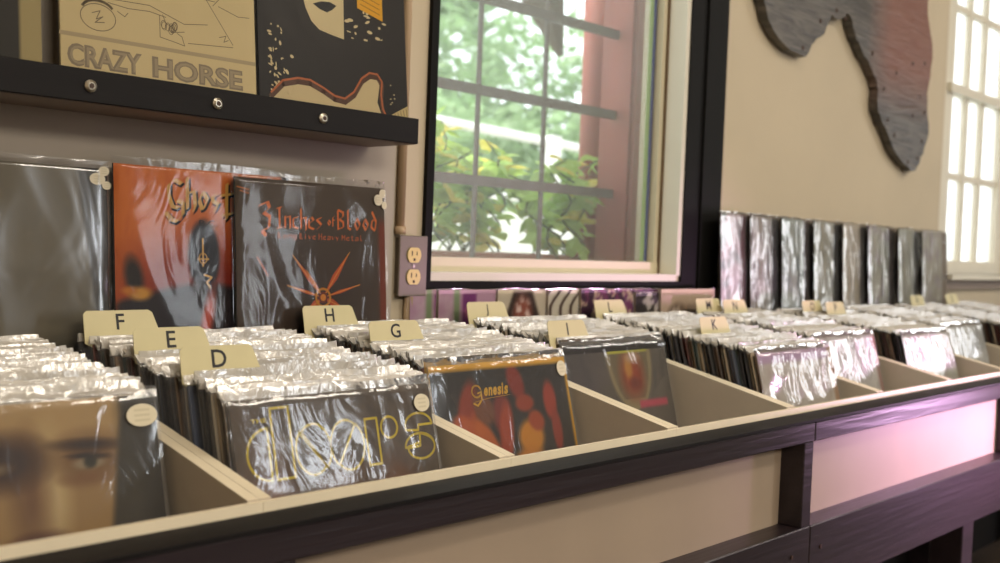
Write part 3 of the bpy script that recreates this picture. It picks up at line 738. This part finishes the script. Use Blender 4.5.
def glassc(U, V):
    im = base(U, (92, 84, 74)); n = cloud(U, V, 18, 6.3)
    im = mixin(im, np.clip(n, 0, 1)*.4, (64, 60, 56))
    im = mixin(im, soft(U-.085, .03)*.7, (70, 66, 66))
    d = (V-.015)/.115; half = .072*np.sqrt(np.clip(1-d**2.2, 0, 1)); inside = soft(np.abs(U-.192)-half, .004)*(V > .012)
    im = mixin(im, inside, (150, 134, 96)); ins2 = soft(np.abs(U-.192)-half+.012, .004)*(V > .012)*(V < .11)
    im = mixin(im, ins2*.9, (112, 100, 74)); im = mixin(im, ellm(U, V, .195, .062, .034, .042, .5), (160, 66, 34))
    im = mixin(im, ellm(U, V, .185, .05, .012, .02, .4), (196, 132, 50)); im = mixin(im, ellm(U, V, .20, .030, .022, .01, .5), (196, 160, 130))
    im = mixin(im, ellm(U, V, .20, .08, .016, .012, .5), (120, 46, 30))
    im = mixin(im, soft(np.abs(V-.0145+.01*(U-.19))-.0055, .0015)*soft(np.abs(U-.190)-.063, .002), (190, 188, 60))
    im = mixin(im, soft(np.abs(V-.121-(-.12)*(U-.25)*0)-.007, .003)*soft(np.abs(U-.250)-.046, .002), (188, 60, 84))
    im = mixin(im, soft(-(U-.300), .01)*.4, (60, 56, 48))
    return im
c = Cover(paint=glassc, res=100, edge=(90, 80, 66)); infront(2, -.006, c, 'record with a glass bowl shape, yellow band and pink stripe on a grey cover', 31, amp=.0026)
def pale(c0, c1, c2, seed, band=None, dark=None):
    def f(U, V):
        im = base(U, c0); n = cloud(U, V, 16, seed); n2 = cloud(U, V, 28, seed+4)
        im = mixin(im, np.clip(n*2, 0, 1)*.8, c1); im = mixin(im, np.clip(n2*2, 0, 1)*.6, c2)
        if band: im = mixin(im, soft(V-band[0], .004), band[1])
        if dark: im = mixin(im, soft(-(U-dark[0]), .006), dark[1])
        return im
    return f
infront(3, .0, Cover(paint=pale((206, 196, 182), (228, 220, 210), (184, 168, 150), 2.2, (.022, (196, 160, 196)), (.296, (172, 124, 76))), res=50, edge=(120, 100, 80)), 'record with a lilac top band under heavily wrinkled glossy wrap', 41, amp=.006, material=M['shiny'])
infront(4, .0, Cover(paint=pale((212, 208, 200), (226, 222, 214), (180, 176, 172), 5.2, None, (.298, (170, 110, 96))), res=50, edge=(120, 96, 70)), 'record with a whitish cover and reddish corner in glossy wrap', 42, amp=.006, material=M['shiny'])
infront(5, .0, Cover(paint=pale((200, 204, 184), (216, 218, 206), (190, 180, 190), 7.2), res=50, edge=(60, 54, 48)), 'record with a pale greenish cover beside blue and brown spines', 43, amp=.005, material=M['shiny'])
infront(6, .0, Cover(paint=pale((214, 214, 208), (236, 236, 232), (186, 190, 186), 9.2), res=40, edge=(60, 50, 44)), 'record with a white glossy cover at the far right edge of the picture', 44, amp=.005, material=M['shiny'])
infront(7, .0, Cover(paint=pale((190, 186, 176), (206, 204, 196), (160, 150, 140), 1.2), res=30, edge=(60, 50, 44)), 'record fronting the ninth bin', 45, amp=.004, material=M['shiny'])

# ================================================================== records standing along the wall
def standing(xl, ytop, ztop, cov, label, seed, th=5, w=LP, h=LP, rz=0, **kw):
    if kw.get('group') == GW: kw.update(material=M['sheen' if kw.pop('gold', 0) else 'big'], k=.5)
    a = R(th); loc = Vector((xl+w/2, ytop-h*math.sin(a), Z(ztop)-h*math.cos(a)))
    return record(loc, (-a, 0, R(rz)), cov, label, seed, w=w, h=h, **kw)
GW = 'records displayed below the black shelf'
def olive(U, V):
    im = base(U, (104, 96, 74)); n = cloud(U, V, 8, 2.2); im = mixin(im, np.clip(n*1.4, 0, 1)*.5, (104, 96, 74))
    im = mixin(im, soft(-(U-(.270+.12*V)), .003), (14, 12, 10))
    return im
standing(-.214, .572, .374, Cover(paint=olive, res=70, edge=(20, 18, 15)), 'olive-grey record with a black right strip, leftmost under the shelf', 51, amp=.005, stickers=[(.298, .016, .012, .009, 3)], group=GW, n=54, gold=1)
def ghostbg(U, V):
    im = base(U, (210, 110, 42)); n = cloud(U*1.0, V*.35+U*.5, 60, 2.7); im = mixin(im, np.clip(n*1.5, 0, 1)*.5, (184, 82, 32))
    im = mixin(im, ellm(U, V, .15, .21, .14, .10, .5)*.85, (120, 28, 18)); im = mixin(im, ellm(U, V, .05, .06, .09, .05, .8)*.5, (214, 116, 44))
    head = ellm(U, V, .150, .135, .028, .055, .12); hood = soft(np.abs(U-.150)-(V-.088)*.55, .003)*(V > .088)*(V < .14)
    im = mixin(im, np.maximum(head, hood), (26, 26, 34)); sh = soft(-(V-(.178+.35*np.abs(U-.15)**1.3)), .006)*soft(np.abs(U-.15)-.15, .01)
    im = mixin(im, sh, (34, 26, 30)); im = mixin(im, ellm(U, V, .155, .235, .010, .045, .5, 12), (190, 66, 30))
    im = mixin(im, ellm(U, V, .03, .17, .014, .03, .4, -10), (40, 34, 30)); im = mixin(im, ellm(U, V, .040, .195, .018, .010, .4), (210, 150, 60))
    im = mixin(im, ellm(U, V, .022, .19, .012, .006, .5), (200, 120, 40))
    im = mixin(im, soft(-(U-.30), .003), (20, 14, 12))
    return im
c = Cover(paint=ghostbg, res=110, edge=(40, 18, 14))
GO = (220, 168, 84); DK = (30, 16, 12)
for col, du, ly, ww in ((DK, .003, 1, .0105), (GO, 0, 3, .0075)):
    def N(pts): c.nib([(u+du, v+du) for u, v in pts], ww, col, ly)
    N([(.112, .024), (.100, .018), (.090, .026), (.090, .044), (.096, .060), (.106, .062)]); N([(.104, .050), (.114, .054), (.114, .072), (.104, .083), (.090, .080)]); N([(.084, .070), (.094, .080)])
    N([(.122, .014), (.122, .062)]); N([(.122, .038), (.134, .034), (.136, .058), (.132, .066)])
    N([(.150, .034), (.143, .048), (.148, .062)]); N([(.150, .034), (.158, .046), (.150, .062)])
    N([(.176, .036), (.167, .040), (.168, .048), (.177, .052), (.170, .064)])
    N([(.194, .018), (.192, .076)]); N([(.182, .038), (.206, .034)]); N([(.184, .070), (.204, .066)])
c.text('B.C.', .142, .079, .176, .089, DK, 3, .02)
c.line([(.148, .109), (.148, .152)], .0028, GO, 3); c.line([(.139, .141), (.158, .141)], .0024, GO, 3); c.ring(.148, .140, .007, .008, .0016, GO, 3)
c.line([(.150, .166), (.163, .170), (.154, .178), (.160, .186)], .003, GO, 3)
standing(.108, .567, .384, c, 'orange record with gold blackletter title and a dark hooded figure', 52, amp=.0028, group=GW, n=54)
def three(U, V):
    im = base(U, (76, 62, 48)); n = cloud(U, V, 14, 4.4); im = mixin(im, np.clip(n*1.4, 0, 1)*.5, (74, 60, 46))
    im = mixin(im, ellm(U, V, .16, .20, .12, .10, .7)*.5, (44, 30, 24)); im = mixin(im, soft(-(U-.300), .004)*soft(-(V-.06), .01), (120, 50, 26))
    return im
c = Cover(paint=three, res=80, edge=(38, 30, 26)); OR = (226, 118, 54)
def S3(pts, ww=.0052, col=OR, ly=2): c.nib(pts, ww, col, ly)
S3([(.045, .045), (.062, .038), (.066, .048), (.054, .056), (.066, .062), (.064, .080), (.050, .086), (.058, .094)], .007)
def word(u, v, hgt, wd, chars, col=OR, pen=.0048):
    n = len(chars); cw = wd/n
    for i, chh in enumerate(chars):
        a = u+i*cw; q = cw*.62
        K = {'I': [[(q*.5, 0), (q*.5, 1)], [(0, .05), (q, -.02)], [(0, 1.02), (q, .96)]], 'n': [[(0, .4), (0, 1)], [(0, .5), (q, .4), (q, 1)]], 'c': [[(q, .42), (0, .5), (0, .9), (q, 1)]], 'h': [[(0, 0), (0, 1)], [(0, .5), (q, .42), (q, 1.05)]],
             'e': [[(0, .7), (q, .55), (q*.6, .4), (0, .5), (0, .9), (q, 1)]], 's': [[(q, .4), (0, .5), (q, .75), (0, 1)]], 'o': [[(q*.4, .4), (0, .7), (q*.5, 1), (q, .7), (q*.4, .4)]], 'f': [[(q, 0), (q*.3, .12), (q*.3, 1.1)], [(0, .42), (q, .4)]],
             'B': [[(0, 0), (0, 1)], [(0, 0), (q, .12), (q, .34), (q*.25, .48), (q, .62), (q, .88), (0, 1)]], 'l': [[(q*.3, -.02), (q*.3, .9), (q*.8, 1)]], 'd': [[(q*.2, 0), (q, .5), (q*.7, 1), (0, .8), (q*.2, .45), (q*.8, .42)]],
             'L': [[(0, 0), (0, .95), (q, 1)], [(q*.4, .1), (q*.4, .8)]], 'i': [[(q*.4, .4), (q*.4, 1)], [(q*.4, .18), (q*.55, .24)]], 'v': [[(0, .4), (q*.4, 1), (q, .45)]], 'g': [[(q, .42), (0, .5), (0, .8), (q, .85)], [(q, .42), (q, 1.15), (0, 1.25)]],
             'H': [[(0, 0), (0, 1)], [(0, .5), (q, .42), (q, 1.1)], [(q, 0), (q, .3)]], 'a': [[(0, .45), (q, .42), (q, 1)], [(q, .65), (0, .75), (0, .98), (q, .95)]], 'y': [[(0, .42), (q*.5, .9), (q, .42)], [(q, .42), (q*.3, 1.25)]], 'M': [[(0, 1), (0, .1), (q*.5, .6), (q, .1), (q, 1)]],
             't': [[(q*.4, .1), (q*.4, 1), (q, 1)], [(0, .4), (q*.9, .38)]], 'r': [[(0, .4), (0, 1)], [(0, .5), (q, .42)]]}.get(chh)
        if not K: continue
        for st in K: c.nib([(a+x_, v+y_*hgt) for x_, y_ in st], pen, col, 2)
word(.080, .046, .034, .098, 'Inches'); word(.186, .056, .016, .018, 'of', pen=.003); word(.208, .044, .034, .094, 'Blood')
word(.082, .087, .010, .040, 'Long', (190, 96, 50), .0022); word(.126, .087, .010, .036, 'Live', (190, 96, 50), .0022); word(.166, .087, .010, .046, 'Heavy', (190, 96, 50), .0022); word(.216, .087, .010, .050, 'Metal', (190, 96, 50), .0022)
for (a, b, wd_) in (((.172, .197), (.110, .125), .009), ((.172, .197), (.232, .118), .012), ((.172, .197), (.098, .176), .006), ((.172, .197), (.254, .175), .006), ((.172, .197), (.138, .150), .006), ((.172, .197), (.214, .215), .012), ((.172, .197), (.136, .220), .012)):
    dx, dy = b[0]-a[0], b[1]-a[1]; Ld = math.hypot(dx, dy); nx_, ny_ = -dy/Ld*wd_/2, dx/Ld*wd_/2; mx_, my_ = a[0]+dx*.45, a[1]+dy*.45
    c.poly([a, (mx_+nx_, my_+ny_), b, (mx_-nx_, my_-ny_)], (196, 84, 34), 2); c.line([a, b], .0012, (232, 150, 60), 3)
c.ring(.172, .197, .015, .015, .004, (226, 150, 50), 4); c.ell(.172, .197, .010, .010, (110, 46, 26), 4); c.ell(.172, .197, .006, .006, (214, 130, 44), 5)
for dv in (0, .006): c.line([(.004+dv, .016+dv), (.026, .020+dv)], .002, (190, 110, 56), 2)
c.line([(.040, .13), (.060, .16)], .003, (170, 80, 40), 2)
standing(.305, .548, .378, c, 'dark brown record with orange blackletter title and crossed blades', 53, amp=.0042, stickers=[(.298, .022, .010, .010, 3)], group=GW, n=60)

# seven overlapped covers under the window, standing in the low gap behind the bins
GL = 'low row of covers below the window'
def pink1(U, V):
    im = base(U, (190, 150, 172)); n = cloud(U, V, 20, 3.4); im = mixin(im, np.clip(n*2, 0, 1)*.5, (210, 190, 196))
    im = mixin(im, soft(np.abs(U-.05)-.008, .004), (130, 150, 110)); im = mixin(im, soft(np.abs(U-.086)-.020, .003)*soft(-(V-.008), .002), (120, 52, 112))
    im = mixin(im, ellm(U, V, .088, .045, .014, .012, .5), (190, 120, 140)); im = mixin(im, ellm(U, V, .094, .060, .008, .01, .5), (60, 30, 50))
    return im
low = [(.722, pink1, 'pink and purple cover at the left end below the window'), (.792, pink1, 'second pink and purple cover, partly behind the J card')]
def meat(U, V):
    im = base(U, (206, 192, 168)); n = cloud(U, V, 60, 3.9); im = mixin(im, soft(np.abs(U-.078)-.028-V*.45, .004)*soft(-(V-.004), .003), (60, 44, 36))
    im = mixin(im, ellm(U, V, .078, .06, .030, .045, .3), (150, 84, 66)); im = mixin(im, ellm(U, V, .078, .06, .028, .042, .3)*np.clip(n*4, 0, 1), (226, 196, 184))
    return im
def stripes(U, V):
    im = base(U, (214, 204, 184)); wv = np.sin((U+V*.35)*180+4*np.sin(V*40))
    return mixin(im, np.clip(wv*2.5-1, 0, 1), (70, 50, 42))
def purp(U, V):
    im = base(U, (70, 40, 62)); n = cloud(U, V, 40, 5.5); n2 = cloud(U, V, 50, 1.5)
    im = mixin(im, np.clip(n*4, 0, 1), (198, 170, 150)); im = mixin(im, np.clip(n2*4-.4, 0, 1), (120, 60, 96)); return im
def greyc(U, V):
    im = base(U, (54, 46, 44)); n = cloud(U, V, 50, 7.7); return mixin(im, np.clip(n*4, 0, 1), (190, 180, 170))
def sketch(U, V):
    im = base(U, (196, 172, 148)); n = cloud(U, V, 70, 2.9)
    im = mixin(im, ellm(U, V, .075, .085, .055, .05, .15, 15), (126, 106, 90)); im = mixin(im, ellm(U, V, .070, .080, .045, .04, .3, 15)*np.clip(n*3, 0, 1), (196, 178, 160)); return im
low += [(.955, meat, 'beige cover with a mottled red centre between dark edges'), (1.108, stripes, 'beige cover with wavy brown stripes'), (1.214, purp, 'dark purple blotchy cover above the L card'),
        (1.412, greyc, 'narrow grey mottled cover behind the plain beige one'), (1.508, sketch, 'plain beige cover with a round brown sketch')]
for i, (x_, fn, lab) in enumerate(low):
    standing(x_, .5790-.0062*i, .191 - (.008 if i == 5 else 0), Cover(w=.24 if i == 6 else .30, h=.30, paint=fn, res=60, edge=(180, 160, 140)), lab, 60+i, th=1.5, w=.24 if i == 6 else .30, h=.30, amp=.0012, group=GL, material=M['flat'], flap=.001, n=24)
# eight shrink-wrapped records standing right of the window
GR = 'row of shrink-wrapped records right of the window'
rows = [(1.765, (208, 196, 192), (222, 208, 208), (120, 160, 150), (190, 70, 64), 'leftmost record of the standing row, pinkish with a red edge'),
        (1.915, (120, 112, 102), (190, 182, 172), (90, 84, 78), (36, 32, 26), 'silvery dark record, second in the standing row'),
        (2.088, (150, 172, 168), (190, 206, 202), (130, 150, 152), (120, 50, 40), 'pale teal record, third in the standing row'),
        (2.280, (160, 164, 148), (190, 192, 178), (132, 134, 122), (30, 30, 28), 'pale olive record, fourth in the standing row'),
        (2.470, (206, 190, 166), (222, 210, 188), (186, 168, 130), (90, 36, 26), 'beige record with a dark red edge, fifth in the standing row'),
        (2.650, (178, 186, 170), (210, 212, 200), (168, 150, 178), (120, 40, 28), 'pale green record with a purple left edge in the standing row'),
        (2.885, (160, 172, 154), (186, 194, 176), (140, 148, 138), (24, 24, 22), 'grey-green record, second from the right window'),
        (3.085, (176, 184, 176), (196, 202, 190), (170, 160, 190), (190, 150, 160), 'pale green and lilac record nearest the right window')]
for i, (x_, a, b_, c_, dk, lab) in enumerate(rows):
    pitch = (rows[i+1][0]-x_) if i < 7 else .28
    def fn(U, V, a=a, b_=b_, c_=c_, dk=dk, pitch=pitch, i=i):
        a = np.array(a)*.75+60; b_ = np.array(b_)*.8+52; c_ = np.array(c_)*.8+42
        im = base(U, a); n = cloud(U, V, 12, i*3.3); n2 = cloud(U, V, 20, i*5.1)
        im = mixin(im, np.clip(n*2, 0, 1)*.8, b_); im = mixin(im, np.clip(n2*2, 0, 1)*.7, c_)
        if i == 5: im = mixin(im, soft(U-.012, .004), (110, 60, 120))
        return mixin(im, soft(-(U-(pitch-.030)), .003), np.array(dk)*.45)  # edge colour darkened: shade of the gap to the next record painted in
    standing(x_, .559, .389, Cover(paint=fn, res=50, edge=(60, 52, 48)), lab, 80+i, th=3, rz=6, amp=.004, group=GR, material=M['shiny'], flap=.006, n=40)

# ================================================================== shelf and its records
sh = empty('wall_shelf', (0, 0, 0)); tag(sh, 'black wall shelf with a bolted front lip above the displayed records', 'shelf')
obj('shelf_board', B((-1.1, .617, .463, .594, Z(.455), Z(.4835))), M['shelfpaint'], sh)
obj('front_lip', B((-1.1, .618, .455, .463, Z(.456), Z(.500))), M['black'], sh, bevel=.001)
for x in (-.376, -.180, .016, .212, .408):
    bm = bmesh.new(); cyl(bm, (x, .455, Z(.4775)), (x, .4525, Z(.4775)), .0085, .0085, n=18); cyl(bm, (x, .4525, Z(.4775)), (x, .4500, Z(.4775)), .0085, .005, n=18)
    b = obj('bolt', bm, M['bolt'], sh, smooth=False)
    bm = bmesh.new(); cyl(bm, (x, .4503, Z(.4775)), (x, .4494, Z(.4775)), .0038, n=6); obj('bolt_socket', bm, M['slot'], b)
tag(obj('backing_panel', B((-1.1, .684, .588, .5955, Z(.0), Z(1.2)))  , M['grey']), 'grey backing panel fixed to the wall behind the shelf', 'panel')

def onshelf(xl, y, cov, label, seed, **kw):
    a = R(6); record(Vector((xl+LP/2, y, Z(.4845))), (-a, 0, 0), cov, label, seed, group='records on the black shelf', material=M['flat'], **kw)
vb = LP    # v of the cover's foot
def V_(h): return vb - h     # height above the foot -> v
PC = (206, 184, 134); PEN = (120, 104, 78)
c = Cover(paint=lambda U, V: mixin(base(U, (212, 190, 138)), np.clip(cloud(U, V, 10, 1), 0, 1)*.3, (200, 178, 124)), res=30, edge=(214, 196, 150))
c.text('CRAZY', .009, V_(.056), .120, V_(.024), (140, 124, 98), 2, .05); c.text('HORSE', .136, V_(.056), .290, V_(.024), (140, 124, 98), 2, .05)
c.text('CRAZY', .013, V_(.053), .118, V_(.027), (164, 146, 114), 3, .0); c.text('HORSE', .140, V_(.053), .287, V_(.027), (164, 146, 114), 3, .0)
c.line([(.0, V_(.068)), (.313, V_(.070))], .006, (176, 156, 118), 2)
c.ring(.055, V_(.098), .026, .019, .0012, PEN, 2); c.ring(.055, V_(.106), .024, .016, .004, (130, 112, 84), 2, 200, 330); c.line([(.046, V_(.103)), (.058, V_(.108)), (.052, V_(.095)), (.062, V_(.1)), (.05, V_(.09)), (.064, V_(.092))], .0012, PEN, 2)
for pts in ([(.07, .122), (.10, .119), (.134, .121), (.16, .117)], [(.08, .128), (.134, .13), (.19, .112), (.23, .118)], [(.150, .118), (.150, .086), (.175, .082), (.190, .079), (.186, .092), (.178, .096)], [(.196, .084), (.274, .090)], [(.227, .159), (.274, .094)], [(.155, .12), (.16, .108), (.17, .104), (.168, .096), (.19, .1)], [(.25, .15), (.285, .14), (.305, .142)], [(.084, .112), (.095, .106), (.10, .112)], [(.25, .102), (.262, .106), (.258, .096), (.266, .1)]):
    c.line([(u, V_(h_)) for u, h_ in pts], .0011, PEN, 2)
for _ in range(9):
    u0 = .155+random.random()*.03; c.ring(u0, V_(.096+random.random()*.012), .004, .006, .0009, PEN, 2)
for _ in range(60):
    u0, h0 = random.random()*.29, .15+random.random()*.15; c.line([(u0, V_(h0)), (u0+random.uniform(-.03, .03), V_(h0+random.uniform(-.02, .02)))], .0011, PEN, 2)
onshelf(-.004, .500, c, 'cream record with pencil sketches and grey block lettering on the shelf', 91, amp=.0012, n=36)
def gtr(U, V):
    im = base(U, (34, 29, 24)); im = mixin(im, ellm(U, V, .16, .12, .13, .12, .4)*.3, (50, 42, 34)); return im
c = Cover(paint=gtr, res=30, edge=(24, 20, 18)); CRM = (214, 194, 146)
def Hh(pts): return [(u, V_(h_)) for u, h_ in pts]
c.poly(Hh([(.084, .22), (.095, .180), (.106, .160), (.122, .148), (.150, .143), (.174, .140), (.176, .235), (.084, .25)]), CRM, 2)
c.poly(Hh([(.110, .190), (.128, .197), (.146, .199), (.160, .195), (.150, .186), (.139, .180), (.124, .183)]), (30, 26, 22), 3)
c.line(Hh([(.120, .224), (.132, .216), (.150, .222)]), .003, (40, 34, 28), 3)
c.poly(Hh([(.012, .0), (.020, .026), (.060, .054), (.100, .060), (.150, .040), (.180, .038), (.205, .066), (.225, .086), (.243, .088), (.250, .070), (.244, .040), (.256, .012), (.262, 0)]), (210, 188, 140), 2)
gl = Hh([(.022, .030), (.045, .052), (.075, .060), (.100, .060), (.128, .050), (.150, .040), (.172, .038), (.192, .052), (.210, .078), (.228, .090), (.246, .090), (.256, .078), (.253, .055), (.256, .030), (.268, .012)])
c.line([(u, v+.006) for u, v in gl], .009, (92, 62, 44), 3); c.line(gl, .0034, (188, 104, 58), 4)
c.poly(Hh([(.256, .012), (.315, .042), (.315, .018), (.280, .0), (.262, 0)]), (200, 178, 122), 5)
for i in range(8):
    t = .264+i*.0066; c.line(Hh([(t, .012+(t-.256)*.45), (t+.006, .002+(t-.256)*.1)]), .0012, (96, 78, 50), 6)
for _ in range(46):
    u0 = .02+abs(random.gauss(0, .022)); h0 = random.uniform(.03, .15); c.ell(u0, V_(h0), random.uniform(.001, .005), random.uniform(.001, .003), CRM, 2, rot=random.uniform(0, 90), n=7)
for _ in range(18):
    u0 = random.uniform(.18, .27); h0 = .165+random.uniform(-.02, .03); c.ell(u0, V_(h0), random.uniform(.002, .007), random.uniform(.001, .003), CRM, 2, rot=random.uniform(-40, 10), n=8)
for _ in range(6):
    c.ell(random.uniform(.27, .285), V_(random.uniform(.03, .08)), .002, .0012, CRM, 2, n=6)
c.poly(Hh([(.205, .200), (.262, .186), (.262, .26), (.205, .27)]), (226, 164, 26), 6)
for i in range(5): c.line(Hh([(.212, .208+i*.009), (.255, .197+i*.009)]), .0014, (150, 96, 20), 7)
onshelf(.317, .500, c, 'black record with a cream guitar outline and yellow sticker on the shelf', 92, amp=.0012, n=36)
def dk(U, V):
    im = base(U, (36, 31, 20)); return mixin(im, soft(-(U-.286), .001), (164, 146, 96))
onshelf(-.345, .500, Cover(paint=dk, res=60, edge=(150, 132, 84)), 'dark olive record with a cream right border at the left of the shelf', 93, amp=.0012, n=30)

# ================================================================== outlet, conduit, plaque
ou = empty('power_outlet', (.727, .588, Z(.237))); tag(ou, 'steel wall plate with two ivory sockets between the records and the window', 'power outlet')
obj('wall_box', B((-.030, .030, -.006, .0075, -.054, .054)), M['steel'], ou)
obj('cover_plate', B((-.036, .036, -.012, -.006, -.0585, .0585)), M['steel'], ou, bevel=.0015)
for zc in (.021, -.021):
    bm = bmesh.new(); pts = []
    for i in range(28):
        t = 2*math.pi*i/28; pts.append((.0165*math.cos(t)*1.05, max(-.0145, min(.0145, .0175*math.sin(t)))+zc))
    prism(bm, pts, -.0145, -.0119); rc = obj('receptacle', bm, M['ivory'], ou)
    obj('slots', B((-.0075, -.0050, -.0149, -.0144, zc-.001, zc+.008), (.0050, .0072, -.0149, -.0144, zc, zc+.007), (-.0025, .0025, -.0149, -.0144, zc-.011, zc-.006)), M['slot'], rc)
bm = bmesh.new(); cyl(bm, (0, -.0119, 0), (0, -.0132, 0), .0032, n=12); obj('plate_screw', bm, M['bolt'], ou)
bm = bmesh.new(); cyl(bm, (.6985, .586, Z(.30)), (.6985, .586, Z(1.3)), .0085, n=14); cyl(bm, (.6985, .586, Z(.297)), (.6985, .586, Z(.312)), .0115, n=14)
tag(obj('electrical_conduit', bm, M['conduit'], smooth=True), 'tan painted conduit running up the wall from the power outlet', 'conduit')
obj_c = bmesh.new(); cyl(obj_c, (.727, .586, Z(-.1)), (.727, .586, Z(.178)), .010, n=14)
tag(obj('electrical_conduit', obj_c, M['conduit'], smooth=True), 'short tan conduit running down from the power outlet behind the records', 'conduit')

pts = [(1.964, .982), (1.996, .933), (2.061, .889), (2.126, .868), (2.221, .863), (2.24, .880), (2.255, .905), (2.282, .925), (2.330, .948), (2.345, .975), (2.360, .992), (2.372, 1.012), (2.40, 1.004), (2.440, 1.012), (2.470, 1.034), (2.494, 1.031), (2.515, 1.000), (2.541, .970), (2.575, .950), (2.603, .925),
       (2.66, .893), (2.705, .860), (2.722, .835), (2.717, .806), (2.724, .766), (2.755, .738), (2.783, .722), (2.835, .678), (2.88, .643), (2.95, .612), (3.015, .590), (3.05, .596), (3.083, .626), (3.110, .660), (3.140, .713), (3.148, .76), (3.126, .82), (3.118, .87), (3.130, .91), (3.138, .96), (3.150, 1.0), (3.141, 1.05), (3.10, 1.12), (3.087, 1.144),
       (3.09, 1.22), (3.02, 1.36), (2.9, 1.45), (2.6, 1.5), (2.3, 1.48), (2.05, 1.36), (1.95, 1.2), (1.93, 1.08), (1.945, 1.02)]
pq = []
for i, (a, b) in enumerate(pts):       # slightly ragged, sawn edge
    c2, d2 = pts[(i+1) % len(pts)]; pq.append((a, b)); L_ = math.hypot(c2-a, d2-b)
    if L_ > .03: pq.append(((a+c2)/2+random.uniform(-.006, .006), (b+d2)/2+random.uniform(-.006, .006)))
bm = bmesh.new(); prism(bm, [(a, Z(b)) for a, b in pq], .562, .590)
pl = tag(obj('wooden_wall_plaque', bm, M['charred']), 'charred wooden continent silhouette hung on the wall right of the window', 'wall art')
for (a, b) in ((2.20, .885), (2.46, 1.015), (2.66, .94), (2.76, .84), (2.80, .745), (2.86, .70), (3.09, .70), (3.06, .64), (3.10, .80), (3.05, .85), (2.85, .905), (2.98, .955), (3.08, .97), (2.40, 1.03), (2.30, .98), (3.0, .78), (2.98, .62)):
    bm = bmesh.new(); cyl(bm, (a, .5615, Z(b)), (a, .5585, Z(b)), .0075, .005, n=10); obj('screw_head', bm, M['slot'], pl)
